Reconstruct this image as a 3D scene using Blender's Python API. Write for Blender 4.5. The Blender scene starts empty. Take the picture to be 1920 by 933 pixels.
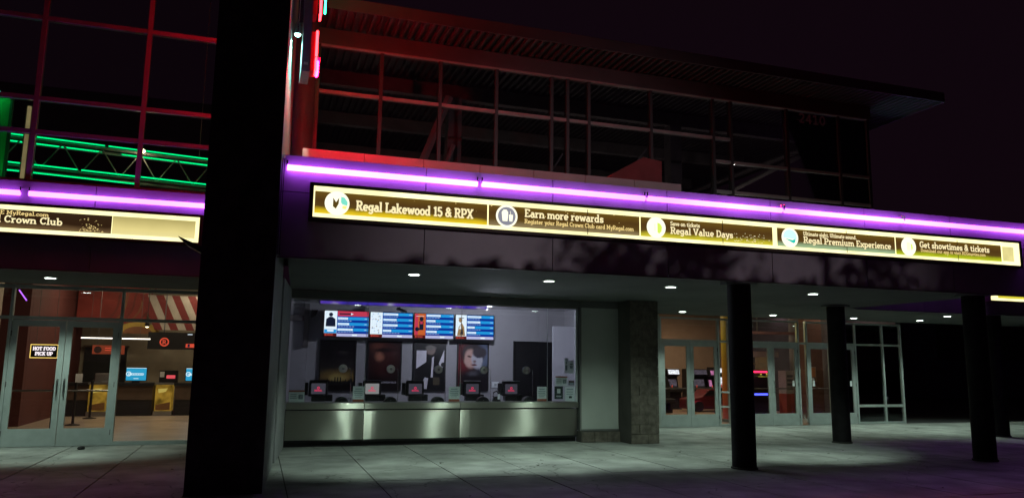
import bpy, math, random
from mathutils import Vector, Matrix
random.seed(7)
rad = math.radians
sc = bpy.context.scene
COL = sc.collection

# ------------------------------------------------------------------ camera
F_PX = 1425.0
yaw, pitch, roll = rad(18.3), rad(8.55), rad(-0.71)
fw = Vector((math.sin(yaw)*math.cos(pitch), math.cos(yaw)*math.cos(pitch), math.sin(pitch)))
r0 = Vector((math.cos(yaw), -math.sin(yaw), 0)); u0 = r0.cross(fw)
r1 = r0*math.cos(roll) - u0*math.sin(roll); u1 = u0*math.cos(roll) + r0*math.sin(roll)
cd = bpy.data.cameras.new('camera'); cam = bpy.data.objects.new('camera', cd); COL.objects.link(cam)
cam.matrix_world = Matrix(((r1.x, u1.x, -fw.x, 0), (r1.y, u1.y, -fw.y, 0), (r1.z, u1.z, -fw.z, 1.65), (0, 0, 0, 1)))
cd.sensor_fit = 'HORIZONTAL'; cd.sensor_width = 36.0; cd.lens = 36.0*F_PX/1920.0
cd.clip_start = 0.05; cd.clip_end = 2000
sc.camera = cam

# ------------------------------------------------------------------ night sky, exposure
w = bpy.data.worlds.new('World'); sc.world = w; w.use_nodes = True
nt = w.node_tree; nt.nodes.clear()
sky = nt.nodes.new('ShaderNodeTexSky'); sky.sky_type = 'NISHITA'; sky.sun_disc = False
sky.sun_elevation = rad(-6); sky.sun_rotation = rad(200)
bg = nt.nodes.new('ShaderNodeBackground'); bg.inputs['Strength'].default_value = 0.012
bg2 = nt.nodes.new('ShaderNodeBackground'); bg2.inputs['Color'].default_value = (0.0046, 0.0018, 0.0038, 1); bg2.inputs['Strength'].default_value = 1.0
ad = nt.nodes.new('ShaderNodeAddShader'); wo = nt.nodes.new('ShaderNodeOutputWorld')
nt.links.new(sky.outputs[0], bg.inputs['Color']); nt.links.new(bg.outputs[0], ad.inputs[0])
nt.links.new(bg2.outputs[0], ad.inputs[1]); nt.links.new(ad.outputs[0], wo.inputs['Surface'])
vs = sc.view_settings; vs.view_transform = 'Standard'; vs.look = 'None'; vs.exposure = 0.0; vs.gamma = 1.0; vs.use_curve_mapping = False
sc.render.engine = 'CYCLES'
sc.cycles.use_denoising = True
sc.cycles.max_bounces = 8; sc.cycles.transparent_max_bounces = 24
sc.cycles.sample_clamp_indirect = 4.0
sc.cycles.use_light_tree = True

# ------------------------------------------------------------------ materials
MATS = {}
def mat(name, col, rough=0.6, metal=0.0, var=0.15, vscale=3.0, bump=0.0, bscale=40.0, spec=0.5, stretch=(1, 1, 1)):
    if name in MATS: return MATS[name]
    m = bpy.data.materials.new(name); m.use_nodes = True; n = m.node_tree; L = n.links
    b = n.nodes['Principled BSDF']; b.inputs['Roughness'].default_value = rough; b.inputs['Metallic'].default_value = metal
    b.inputs['Specular IOR Level'].default_value = spec
    tc = n.nodes.new('ShaderNodeNewGeometry'); mp = n.nodes.new('ShaderNodeMapping'); mp.inputs['Scale'].default_value = stretch
    L.new(tc.outputs['Position'], mp.inputs['Vector'])
    nz = n.nodes.new('ShaderNodeTexNoise'); nz.inputs['Scale'].default_value = vscale; nz.inputs['Detail'].default_value = 5
    L.new(mp.outputs[0], nz.inputs['Vector'])
    rp = n.nodes.new('ShaderNodeValToRGB'); rp.color_ramp.elements[0].position = .3; rp.color_ramp.elements[1].position = .7
    rp.color_ramp.elements[0].color = tuple(c*(1-var) for c in col)+(1,); rp.color_ramp.elements[1].color = tuple(min(1, c*(1+var)) for c in col)+(1,)
    L.new(nz.outputs['Fac'], rp.inputs['Fac']); L.new(rp.outputs['Color'], b.inputs['Base Color'])
    if bump > 0:
        n2 = n.nodes.new('ShaderNodeTexNoise'); n2.inputs['Scale'].default_value = bscale; n2.inputs['Detail'].default_value = 4
        L.new(mp.outputs[0], n2.inputs['Vector'])
        bp = n.nodes.new('ShaderNodeBump'); bp.inputs['Strength'].default_value = bump; bp.inputs['Distance'].default_value = .02
        L.new(n2.outputs['Fac'], bp.inputs['Height']); L.new(bp.outputs['Normal'], b.inputs['Normal'])
    MATS[name] = m; return m
def glow(name, col, s=1.0, var=0.0, vscale=8.0):
    if name in MATS: return MATS[name]
    m = bpy.data.materials.new(name); m.use_nodes = True; n = m.node_tree; n.nodes.remove(n.nodes['Principled BSDF'])
    e = n.nodes.new('ShaderNodeEmission'); e.inputs['Color'].default_value = col+(1,); e.inputs['Strength'].default_value = s
    if var > 0:
        g = n.nodes.new('ShaderNodeNewGeometry'); nz = n.nodes.new('ShaderNodeTexNoise'); nz.inputs['Scale'].default_value = vscale
        mr = n.nodes.new('ShaderNodeMapRange'); mr.inputs['From Min'].default_value = .3; mr.inputs['From Max'].default_value = .7
        mr.inputs['To Min'].default_value = s*(1-var); mr.inputs['To Max'].default_value = s*(1+var)
        n.links.new(g.outputs['Position'], nz.inputs['Vector']); n.links.new(nz.outputs['Fac'], mr.inputs['Value']); n.links.new(mr.outputs[0], e.inputs['Strength'])
    n.links.new(e.outputs[0], n.nodes['Material Output'].inputs['Surface']); MATS[name] = m; return m
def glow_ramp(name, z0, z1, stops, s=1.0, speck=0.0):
    """self-luminous film: bleeding light painted in as colour by height within the light box, with worn specks"""
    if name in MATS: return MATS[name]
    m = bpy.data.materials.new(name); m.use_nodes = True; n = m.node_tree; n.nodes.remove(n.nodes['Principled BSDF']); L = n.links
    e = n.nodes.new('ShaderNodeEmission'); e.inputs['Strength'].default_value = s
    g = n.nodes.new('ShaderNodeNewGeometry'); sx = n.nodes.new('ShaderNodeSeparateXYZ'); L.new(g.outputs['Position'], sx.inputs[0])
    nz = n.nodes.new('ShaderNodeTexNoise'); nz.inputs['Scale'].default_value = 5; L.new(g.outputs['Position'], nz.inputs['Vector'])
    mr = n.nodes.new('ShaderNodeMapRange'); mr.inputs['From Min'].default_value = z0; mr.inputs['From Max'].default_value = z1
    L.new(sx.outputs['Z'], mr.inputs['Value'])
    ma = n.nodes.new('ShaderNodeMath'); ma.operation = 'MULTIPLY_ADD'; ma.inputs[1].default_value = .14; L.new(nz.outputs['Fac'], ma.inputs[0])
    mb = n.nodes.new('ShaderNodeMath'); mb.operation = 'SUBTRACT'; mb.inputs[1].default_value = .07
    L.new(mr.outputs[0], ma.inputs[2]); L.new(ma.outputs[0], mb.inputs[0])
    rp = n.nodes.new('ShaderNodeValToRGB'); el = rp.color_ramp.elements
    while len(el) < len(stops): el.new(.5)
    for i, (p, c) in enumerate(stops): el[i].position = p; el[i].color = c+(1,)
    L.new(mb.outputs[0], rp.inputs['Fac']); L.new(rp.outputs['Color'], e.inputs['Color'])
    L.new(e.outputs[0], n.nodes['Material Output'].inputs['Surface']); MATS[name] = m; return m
def glass(name, tint=(1, 1, 1), refl=0.09):
    if name in MATS: return MATS[name]
    m = bpy.data.materials.new(name); m.use_nodes = True; n = m.node_tree; n.nodes.remove(n.nodes['Principled BSDF']); L = n.links
    t = n.nodes.new('ShaderNodeBsdfTransparent'); t.inputs['Color'].default_value = tint+(1,)
    g = n.nodes.new('ShaderNodeBsdfGlossy'); g.inputs['Roughness'].default_value = .015; g.inputs['Color'].default_value = (.9, .95, .95, 1)
    f = n.nodes.new('ShaderNodeFresnel'); f.inputs['IOR'].default_value = 1.5
    mu = n.nodes.new('ShaderNodeMath'); mu.operation = 'ADD'; mu.inputs[1].default_value = refl-.04; mu.use_clamp = True
    mx = n.nodes.new('ShaderNodeMixShader'); L.new(f.outputs[0], mu.inputs[0]); L.new(mu.outputs[0], mx.inputs[0])
    L.new(t.outputs[0], mx.inputs[1]); L.new(g.outputs[0], mx.inputs[2]); L.new(mx.outputs[0], n.nodes['Material Output'].inputs['Surface'])
    MATS[name] = m; return m

concrete = mat('concrete_paving', (.34, .35, .33), .85, var=.28, vscale=1.6, bump=.35, bscale=60)
def stained(m):
    n = m.node_tree; L = n.links; b = n.nodes['Principled BSDF']; src = b.inputs['Base Color'].links[0].from_socket
    g = n.nodes.new('ShaderNodeNewGeometry')
    vo = n.nodes.new('ShaderNodeTexVoronoi'); vo.inputs['Scale'].default_value = 1.7; vo.inputs['Randomness'].default_value = 1; L.new(g.outputs['Position'], vo.inputs['Vector'])
    mr = n.nodes.new('ShaderNodeMapRange'); mr.inputs['From Min'].default_value = .035; mr.inputs['From Max'].default_value = .06; mr.inputs['To Min'].default_value = .35; mr.inputs['To Max'].default_value = 1; L.new(vo.outputs['Distance'], mr.inputs['Value'])
    nz = n.nodes.new('ShaderNodeTexNoise'); nz.inputs['Scale'].default_value = .55; nz.inputs['Detail'].default_value = 7; nz.inputs['Roughness'].default_value = .65; L.new(g.outputs['Position'], nz.inputs['Vector'])
    m2 = n.nodes.new('ShaderNodeMapRange'); m2.inputs['From Min'].default_value = .35; m2.inputs['From Max'].default_value = .62; m2.inputs['To Min'].default_value = .62; m2.inputs['To Max'].default_value = 1.05; L.new(nz.outputs['Fac'], m2.inputs['Value'])
    v2 = n.nodes.new('ShaderNodeTexVoronoi'); v2.feature = 'DISTANCE_TO_EDGE'; v2.inputs['Scale'].default_value = .42; w_ = n.nodes.new('ShaderNodeTexNoise'); w_.inputs['Scale'].default_value = 2.5; w_.inputs['Detail'].default_value = 6; L.new(g.outputs['Position'], w_.inputs['Vector'])
    va = n.nodes.new('ShaderNodeVectorMath'); va.operation = 'MULTIPLY_ADD'; va.inputs[1].default_value = (.7, .7, 0); L.new(w_.outputs['Color'], va.inputs[0]); L.new(g.outputs['Position'], va.inputs[2]); L.new(va.outputs[0], v2.inputs['Vector'])
    m3 = n.nodes.new('ShaderNodeMapRange'); m3.inputs['From Min'].default_value = .0; m3.inputs['From Max'].default_value = .006; m3.inputs['To Min'].default_value = .45; m3.inputs['To Max'].default_value = 1; L.new(v2.outputs['Distance'], m3.inputs['Value'])
    a = n.nodes.new('ShaderNodeMath'); a.operation = 'MULTIPLY'; L.new(mr.outputs[0], a.inputs[0]); L.new(m2.outputs[0], a.inputs[1])
    a2 = n.nodes.new('ShaderNodeMath'); a2.operation = 'MULTIPLY'; L.new(a.outputs[0], a2.inputs[0]); L.new(m3.outputs[0], a2.inputs[1])
    vm = n.nodes.new('ShaderNodeVectorMath'); vm.operation = 'SCALE'; L.new(src, vm.inputs[0]); L.new(a2.outputs[0], vm.inputs['Scale']); L.new(vm.outputs[0], b.inputs['Base Color'])
stained(concrete)
joint_m = mat('joint_dirt', (.05, .05, .045), .95)
asphalt = mat('asphalt', (.05, .05, .052), .9, var=.3, vscale=8, bump=.4, bscale=90)
black_stone = mat('black_stone', (.045, .038, .044), .5, var=.4, vscale=5, bump=.1, bscale=30, spec=.25)
side_plaster = mat('pier_side_plaster', (.30, .30, .31), .8, var=.12, vscale=4, bump=.2, bscale=70)
groove_m = mat('dark_groove', (.025, .025, .027), .8)
fascia_m = mat('fascia_metal', (.30, .28, .31), .42, var=.16, vscale=1.3, bump=.06, bscale=9, spec=.35)
soffit_m = mat('soffit_stucco', (.115, .12, .115), .9, var=.14, vscale=1.1, bump=.25, bscale=80)
parapet_m = mat('parapet_metal', (.42, .40, .40), .5, var=.12, vscale=2)
col_m = mat('column_paint', (.018, .016, .018), .7, var=.3, vscale=6, bump=.05, spec=.12)
alum = mat('painted_aluminium', (.42, .47, .46), .45, var=.08, vscale=6, spec=.4)
mull_m = mat('mullion_metal', (.035, .034, .035), .45, var=.1)
steel_trim = mat('steel_trim', (.42, .42, .42), .35, 1.0, var=.1)
block_m = mat('split_block', (.115, .10, .082), .95, var=.35, vscale=9, bump=.9, bscale=45)
mortar_m = mat('mortar', (.085, .08, .072), .95)
panel_m = mat('infill_panel', (.40, .43, .40), .8, var=.06, vscale=2, bump=.05)
header_m = mat('header_metal', (.13, .135, .13), .5, var=.12)
booth_wall_m = mat('booth_wall_paint', (.40, .395, .42), .85, var=.06, vscale=2)
black_pl = mat('black_plastic', (.016, .016, .018), .4, var=.2)
black_matte = mat('black_matte', (.012, .012, .013), .8, var=.2)
chrome = mat('chrome', (.75, .75, .75), .12, 1.0, var=.03)
paper = mat('white_paper', (.80, .84, .86), .8, var=.04)
print_grey = mat('printed_grey', (.30, .36, .40), .8)
print_red = mat('printed_red', (.45, .14, .09), .8)
print_dark = mat('printed_dark', (.045, .07, .07), .7)
roof_m = mat('roof_deck_metal', (.042, .041, .04), .55, var=.2, vscale=3)
dark_steel = mat('dark_steel', (.14, .13, .13), .6, var=.2)
leaf_m = mat('dry_leaf', (.045, .03, .018), .9, var=.4)
# brushed stainless steel, slightly dented
def brushed():
    m = bpy.data.materials.new('brushed_stainless'); m.use_nodes = True; n = m.node_tree; L = n.links; b = n.nodes['Principled BSDF']
    b.inputs['Metallic'].default_value = 1; b.inputs['Base Color'].default_value = (.52, .52, .46, 1); b.inputs['Roughness'].default_value = .30
    b.inputs['Anisotropic'].default_value = 1.0
    cx = n.nodes.new('ShaderNodeCombineXYZ'); cx.inputs['Z'].default_value = 1.0; L.new(cx.outputs[0], b.inputs['Tangent'])
    g = n.nodes.new('ShaderNodeNewGeometry')
    n2 = n.nodes.new('ShaderNodeTexNoise'); n2.inputs['Scale'].default_value = 1.5; n2.inputs['Detail'].default_value = .5; L.new(g.outputs['Position'], n2.inputs['Vector'])
    b2 = n.nodes.new('ShaderNodeBump'); b2.inputs['Strength'].default_value = 1.0; b2.inputs['Distance'].default_value = .012; L.new(n2.outputs['Fac'], b2.inputs['Height']); L.new(b2.outputs[0], b.inputs['Normal'])
    b.inputs['Roughness'].default_value = .275
    return m
stainless = brushed()
clear = glass('clear_glass', (.93, .95, .95), .07)
upper_glass = glass('upper_glass', (.82, .82, .83), .07)

purple = glow('purple_neon', (.50, .085, 1.0), 9.8, .32, .45)
red_neon = glow('red_neon', (1.0, .022, .030), 15)
added_red = glow('added_red_neon', (1.0, .0008, .02), 900)
green_neon = glow('green_neon', (.0, .58, .15), 3.4)
green_hi = glow('green_sign_neon', (.02, .8, .3), 20)
teal_neon = glow('teal_neon', (.25, 1.0, .72), 16)
cream = glow('lightbox_cream', (1.0, .92, .45), 1.5, .22, 1.6)
letter_m = glow('lightbox_letter', (1.0, .86, .48), 1.05)
letter_dim = glow('lightbox_letter_small', (1.0, .74, .28), .95)
downlens = glow('downlight_lens', (.88, 1.0, .90), 18.0)

# ------------------------------------------------------------------ mesh helpers
class MB:
    def __init__(s): s.v = []; s.f = []; s.m = []
    def quad(s, a, b, c, d, m=0): i = len(s.v); s.v += [a, b, c, d]; s.f.append((i, i+1, i+2, i+3)); s.m.append(m); return s
    def poly(s, pts, m=0): i = len(s.v); s.v += list(pts); s.f.append(tuple(range(i, i+len(pts)))); s.m.append(m); return s
    def box(s, x0, x1, y0, y1, z0, z1, m=0):
        i = len(s.v); s.v += [(x0, y0, z0), (x1, y0, z0), (x1, y1, z0), (x0, y1, z0), (x0, y0, z1), (x1, y0, z1), (x1, y1, z1), (x0, y1, z1)]
        for q in ((0, 3, 2, 1), (4, 5, 6, 7), (0, 1, 5, 4), (1, 2, 6, 5), (2, 3, 7, 6), (3, 0, 4, 7)): s.f.append(tuple(i+k for k in q)); s.m.append(m)
        return s
    def prism(s, pts, z0, z1, m=0):     # plan polygon (counter-clockwise), extruded in z
        n = len(pts); i = len(s.v); s.v += [(x, y, z0) for x, y in pts]+[(x, y, z1) for x, y in pts]
        s.f.append(tuple(i+k for k in range(n-1, -1, -1))); s.f.append(tuple(i+n+k for k in range(n))); s.m += [m, m]
        for k in range(n): j = (k+1) % n; s.f.append((i+k, i+j, i+n+j, i+n+k)); s.m.append(m)
        return s
    def slab(s, pts, y0, y1, m=0):      # x-z polygon (counter-clockwise seen from -y), extruded in y
        n = len(pts); i = len(s.v); s.v += [(x, y0, z) for x, z in pts]+[(x, y1, z) for x, z in pts]
        s.f.append(tuple(i+k for k in range(n))); s.f.append(tuple(i+n+k for k in range(n-1, -1, -1))); s.m += [m, m]
        for k in range(n): j = (k+1) % n; s.f.append((i+k, i+n+k, i+n+j, i+j)); s.m.append(m)
        return s
    def tube(s, pts, r, n=10, m=0, caps=True):
        pts = [Vector(p) for p in pts]; i0 = len(s.v); N = len(pts); rr = r if isinstance(r, (list, tuple)) else [r]*N
        for k, p in enumerate(pts):
            d = (pts[min(k+1, N-1)]-pts[max(k-1, 0)]).normalized()
            a = Vector((0, 0, 1)) if abs(d.z) < .9 else Vector((1, 0, 0)); u = d.cross(a).normalized(); v = d.cross(u)
            for j in range(n): t = 2*math.pi*j/n; s.v.append(tuple(p+u*(rr[k]*math.cos(t))+v*(rr[k]*math.sin(t))))
        for k in range(N-1):
            for j in range(n): a = i0+k*n+j; b = i0+k*n+(j+1) % n; s.f.append((a, b, b+n, a+n)); s.m.append(m)
        if caps: s.f.append(tuple(i0+j for j in range(n-1, -1, -1))); s.f.append(tuple(i0+(N-1)*n+j for j in range(n))); s.m += [m, m]
        return s
    def lathe(s, c, prof, n=24, m=0, axis='z'):
        i0 = len(s.v); N = len(prof)
        for r, h in prof:
            for j in range(n):
                t = 2*math.pi*j/n; a, b = r*math.cos(t), r*math.sin(t)
                s.v.append((c[0]+a, c[1]+b, c[2]+h) if axis == 'z' else (c[0]+a, c[1]+h, c[2]+b))
        for k in range(N-1):
            for j in range(n): a = i0+k*n+j; b = i0+k*n+(j+1) % n; s.f.append((a, b, b+n, a+n)); s.m.append(m)
        s.f.append(tuple(i0+j for j in range(n-1, -1, -1))); s.f.append(tuple(i0+(N-1)*n+j for j in range(n))); s.m += [m, m]
        return s
    def disc(s, cx, cz, y, r, n=28, m=0, sx=1.0):
        return s.poly([(cx+r*sx*math.cos(2*math.pi*k/n), y, cz+r*math.sin(2*math.pi*k/n)) for k in range(n)], m)
    def ring(s, cx, cz, y, r0_, r1_, n=28, m=0):
        for k in range(n):
            a, b = 2*math.pi*k/n, 2*math.pi*(k+1)/n
            s.quad((cx+r0_*math.cos(a), y, cz+r0_*math.sin(a)), (cx+r1_*math.cos(a), y, cz+r1_*math.sin(a)), (cx+r1_*math.cos(b), y, cz+r1_*math.sin(b)), (cx+r0_*math.cos(b), y, cz+r0_*math.sin(b)), m)
        return s
    def rect(s, x0, x1, z0, z1, y, m=0): return s.quad((x0, y, z0), (x1, y, z0), (x1, y, z1), (x0, y, z1), m)
    def build(s, name, mats, parent=None, smooth=False, bevel=0):
        me = bpy.data.meshes.new(name); o0 = Vector(parent['_o']) if parent is not None else Vector((0, 0, 0))
        me.from_pydata([tuple(Vector(p)-o0) for p in s.v], [], s.f); me.update()
        for mm in (mats if isinstance(mats, (list, tuple)) else [mats]): me.materials.append(mm)
        me.polygons.foreach_set('material_index', s.m)
        if smooth: me.polygons.foreach_set('use_smooth', [True]*len(me.polygons))
        me.update()
        o = bpy.data.objects.new(name, me); COL.objects.link(o)
        o['_o'] = tuple(o0)
        if parent is not None: o.parent = parent
        if bevel:
            b = o.modifiers.new('bevel', 'BEVEL'); b.width = bevel; b.segments = 2; b.limit_method = 'ANGLE'
        if smooth:
            try: me.set_sharp_from_angle(angle=rad(35))
            except Exception: pass
        return o
def thing(name, label, cat, loc=(0, 0, 0), group=None):
    o = bpy.data.objects.new(name, None); COL.objects.link(o); o.location = loc; o.empty_display_size = .1
    o['_o'] = tuple(loc); o['label'] = label; o['category'] = cat
    if group: o['group'] = group
    return o
def tag(o, label, cat, group=None):
    o['label'] = label; o['category'] = cat
    if group: o['group'] = group
    return o
def struct(o): o['kind'] = 'structure'; return o
def stuff(o, label=None, cat=None):
    o['kind'] = 'stuff'
    if label: o['label'] = label
    if cat: o['category'] = cat
    return o
def bx(name, parent, m, *b, bevel=0): return MB().box(*b).build(name, m, parent, bevel=bevel)

# ------------------------------------------------------------------ slab-serif stroke lettering
def E(cx, cy, rx, ry, a0, a1, n=9): return [(cx+rx*math.cos(rad(a0+(a1-a0)*k/n)), cy+ry*math.sin(rad(a0+(a1-a0)*k/n))) for k in range(n+1)]
def H(x, y, w_): return [(x-w_/2, y), (x+w_/2, y)]
X = .62
G = {
 'R': (.80, [[(.17, 0), (.17, 1)], [(.17, .93), (.42, .93)]+E(.42, .71, .20, .22, 90, -90)+[(.17, .49)], [(.40, .49), (.63, .04)], H(.17, .06, .34), H(.14, .94, .24), H(.68, .06, .22)]),
 'P': (.74, [[(.17, 0), (.17, 1)], [(.17, .93), (.42, .93)]+E(.42, .68, .22, .25, 90, -90)+[(.17, .43)], H(.19, .06, .38), H(.14, .94, .24)]),
 'X': (.80, [[(.12, .05), (.66, .95)], [(.12, .95), (.66, .05)], H(.14, .06, .27), H(.64, .06, .27), H(.14, .94, .27), H(.64, .94, .27)]),
 'L': (.68, [[(.17, 0), (.17, 1)], [(.05, .07), (.60, .07), (.60, .26)], H(.19, .94, .34)]),
 'E': (.72, [[(.17, 0), (.17, 1)], [(.05, .07), (.62, .07), (.62, .24)], [(.05, .93), (.60, .93), (.60, .76)], [(.17, .50), (.46, .50)]]),
 'F': (.70, [[(.17, 0), (.17, 1)], [(.05, .93), (.60, .93), (.60, .74)], [(.17, .50), (.46, .50)], H(.19, .06, .36)]),
 'C': (.74, [E(.40, .5, .30, .43, 40, 320, 16), [(.63, .78), (.63, .96)]]),
 'G': (.80, [E(.40, .5, .30, .43, 45, 335, 16), [(.46, .44), (.74, .44)], [(.66, .44), (.66, .10)], [(.63, .78), (.63, .96)]]),
 'M': (1.0, [[(.17, .03), (.17, .96), (.48, .3), (.80, .96), (.80, .03)], H(.17, .06, .30), H(.80, .06, .30), H(.12, .94, .20), H(.85, .94, .20)]),
 'D': (.80, [[(.17, 0), (.17, 1)], [(.05, .93), (.38, .93)]+E(.38, .5, .30, .43, 90, -90, 12)+[(.05, .07)]]),
 'V': (.80, [[(.12, .95), (.39, .04), (.66, .95)], H(.14, .94, .28), H(.64, .94, .28)]),
 'S': (.66, [E(.33, .72, .22, .22, 30, 270, 9)+E(.33, .28, .24, .22, 90, -150, 9), [(.54, .78), (.54, .96)], [(.11, .22), (.11, .04)]]),
 'U': (.80, [[(.16, .95), (.16, .35)]+E(.40, .32, .24, .26, 180, 360, 9)+[(.64, .95)], H(.16, .94, .28), H(.64, .94, .28)]),
 'H': (.82, [[(.17, 0), (.17, 1)], [(.64, 0), (.64, 1)], [(.17, .5), (.64, .5)], H(.17, .06, .28), H(.64, .06, .28), H(.17, .94, .28), H(.64, .94, .28)]),
 'O': (.82, [E(.40, .5, .31, .43, 0, 360, 20)]), '0': (.66, [E(.33, .5, .23, .43, 0, 360, 20)]),
 'T': (.72, [[(.36, 0), (.36, .95)], [(.08, .74), (.08, .93), (.64, .93), (.64, .74)], H(.36, .06, .32)]),
 'I': (.38, [[(.19, 0), (.19, 1)], H(.19, .06, .30), H(.19, .94, .30)]),
 'K': (.80, [[(.17, 0), (.17, 1)], [(.64, .95), (.22, .46)], [(.32, .55), (.66, .04)], H(.17, .06, .28), H(.66, .06, .26), H(.17, .94, .28), H(.62, .94, .26)]),
 'A': (.80, [[(.12, .03), (.39, .95), (.66, .03)], [(.22, .34), (.57, .34)], H(.13, .06, .26), H(.65, .06, .26)]),
 'W': (1.05, [[(.10, .95), (.30, .04), (.51, .85), (.72, .04), (.93, .95)], H(.12, .94, .26), H(.90, .94, .26)]),
 'N': (.84, [[(.17, .03), (.17, .96), (.66, .04), (.66, .96)], H(.17, .06, .28), H(.66, .94, .28)]),
 'a': (.62, [E(.28, .20, .20, .17, 0, 360, 12), [(.46, .06), (.46, .42)]+E(.30, .42, .16, .17, 0, 140, 7), H(.50, .05, .16)]),
 'b': (.68, [[(.14, 0), (.14, 1)], E(.36, X/2, .21, .27, 0, 360, 14), H(.10, .95, .18)]),
 'c': (.56, [E(.32, X/2, .21, .27, 45, 315, 12), [(.48, .44), (.48, .60)]]),
 'd': (.70, [[(.50, 0), (.50, 1)], E(.29, X/2, .21, .27, 0, 360, 14), H(.45, .95, .18), H(.54, .05, .16)]),
 'e': (.60, [[(.09, X/2), (.50, X/2)]+E(.30, X/2, .21, .27, 0, 310, 13)]),
 'g': (.64, [E(.29, .33, .20, .24, 0, 360, 14), [(.49, .60), (.49, -.02)]+E(.29, -.04, .20, .17, 0, -150, 8), H(.53, .58, .16)]),
 'h': (.72, [[(.14, 0), (.14, 1)], [(.14, .36)]+E(.34, .36, .20, .21, 180, 0, 8)+[(.54, 0)], H(.10, .95, .18), H(.14, .05, .26), H(.55, .05, .26)]),
 'i': (.36, [[(.18, 0), (.18, .60)], [(.18, .78), (.18, .93)], H(.18, .05, .30), H(.13, .58, .18)]),
 'k': (.70, [[(.14, 0), (.14, 1)], [(.52, .58), (.20, .30)], [(.28, .36), (.54, .04)], H(.10, .95, .18), H(.14, .05, .26), H(.56, .05, .22), H(.50, .58, .22)]),
 'l': (.36, [[(.18, 0), (.18, 1)], H(.18, .05, .30), H(.13, .95, .18)]),
 'm': (1.02, [[(.14, 0), (.14, X)], [(.14, .36)]+E(.32, .36, .18, .21, 180, 0, 7)+[(.50, 0)], [(.50, .36)]+E(.68, .36, .18, .21, 180, 0, 7)+[(.86, 0)], H(.10, .58, .18), H(.14, .05, .24), H(.50, .05, .22), H(.87, .05, .24)]),
 'n': (.72, [[(.14, 0), (.14, X)], [(.14, .36)]+E(.34, .36, .20, .21, 180, 0, 8)+[(.54, 0)], H(.10, .58, .18), H(.14, .05, .26), H(.55, .05, .26)]),
 'o': (.62, [E(.31, X/2, .22, .27, 0, 360, 16)]),
 'p': (.68, [[(.14, -.28), (.14, X)], E(.36, X/2, .21, .27, 0, 360, 14), H(.10, .58, .18), H(.14, -.24, .28)]),
 'r': (.54, [[(.16, 0), (.16, X)], [(.16, .34)]+E(.36, .36, .19, .21, 180, 60, 6), H(.11, .58, .18), H(.17, .05, .30)]),
 's': (.52, [E(.26, .44, .16, .13, 30, 270, 8)+E(.26, .17, .18, .13, 90, -150, 8), [(.41, .44), (.41, .58)], [(.10, .18), (.10, .04)]]),
 't': (.48, [[(.20, .80), (.20, .18)]+E(.32, .18, .12, .13, 180, 320, 5), [(.05, .57), (.40, .57)]]),
 'u': (.72, [[(.16, X), (.16, .24)]+E(.34, .24, .18, .19, 180, 360, 7)+[(.52, X)], [(.52, .6), (.52, 0)], H(.11, .58, .18), H(.47, .58, .18), H(.57, .05, .18)]),
 'v': (.64, [[(.10, .60), (.32, .03), (.54, .60)], H(.12, .58, .22), H(.52, .58, .22)]),
 'w': (.88, [[(.10, .60), (.27, .03), (.44, .55), (.61, .03), (.78, .60)], H(.12, .58, .22), H(.76, .58, .22)]),
 'x': (.64, [[(.11, .04), (.53, .58)], [(.11, .58), (.53, .04)], H(.12, .05, .22), H(.52, .05, .22), H(.12, .58, .22), H(.52, .58, .22)]),
 'y': (.64, [[(.10, .60), (.33, .04)], [(.54, .60), (.27, -.24), (.10, -.24)], H(.12, .58, .22), H(.52, .58, .22)]),
 '1': (.46, [[(.24, 0), (.24, .97)], [(.24, .93), (.06, .80)], H(.24, .06, .36)]),
 '5': (.62, [[(.52, .93), (.14, .93), (.14, .54), (.30, .58)]+E(.30, .31, .23, .26, 80, -150, 10)]),
 '2': (.64, [E(.31, .70, .22, .23, 160, -30, 8)+[(.08, .07), (.56, .07)]]),
 '4': (.66, [[(.44, 0), (.44, .95), (.06, .30), (.62, .30)]]),
 '.': (.28, [[(.14, 0), (.14, .15)]]),
 '&': (.80, [[(.72, .04), (.22, .66)]+E(.36, .74, .17, .19, 200, -20, 8)+[(.26, .48)]+E(.30, .26, .20, .20, 120, 330, 8)+[(.66, .50)]]),
}
def words(s, x0, z0, y, width, h, m, parent, bold=.19):
    tot = sum(.34 if c == ' ' else G[c][0] for c in s); sx = width/tot; x = x0
    for wd in s.split(' '):
        ww = sum(G[c][0] for c in wd)*sx; text_mb(wd, x, z0, y, ww, h, bold).build('word', m, parent); x += ww+.34*sx
def text_mb(s, x0, z0, y, width, h, bold=.17, mb=None, m=0, facing=-1, center=False):
    """flat slab-serif lettering in the x-z plane at depth y; total width is fitted"""
    mb = mb or MB(); tot = sum(.34 if c == ' ' else G[c][0] for c in s); sx = width/tot; k = 0; cx = x0
    for c in s:
        if c == ' ': cx += .34*sx; continue
        adv, strokes = G[c]
        for st in strokes:
            for a, b in zip(st[:-1], st[1:]):
                ax, az, b_x, bz = cx+a[0]*sx, z0+a[1]*h, cx+b[0]*sx, z0+b[1]*h
                dx, dz = b_x-ax, bz-az; Ln = math.hypot(dx, dz)
                if Ln < 1e-6: continue
                tw = bold*h*.5*(.82 if abs(dz) < .2*abs(dx) else 1); px, pz = -dz/Ln*tw, dx/Ln*tw; ex, ez = dx/Ln*tw*.3, dz/Ln*tw*.3
                yy = y-.00012*(k % 9); k += 1
                mb.quad((ax-ex-px, yy, az-ez-pz), (b_x+ex-px, yy, bz+ez-pz), (b_x+ex+px, yy, bz+ez+pz), (ax-ex+px, yy, az-ez+pz), m)
        cx += adv*sx
    return mb

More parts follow.
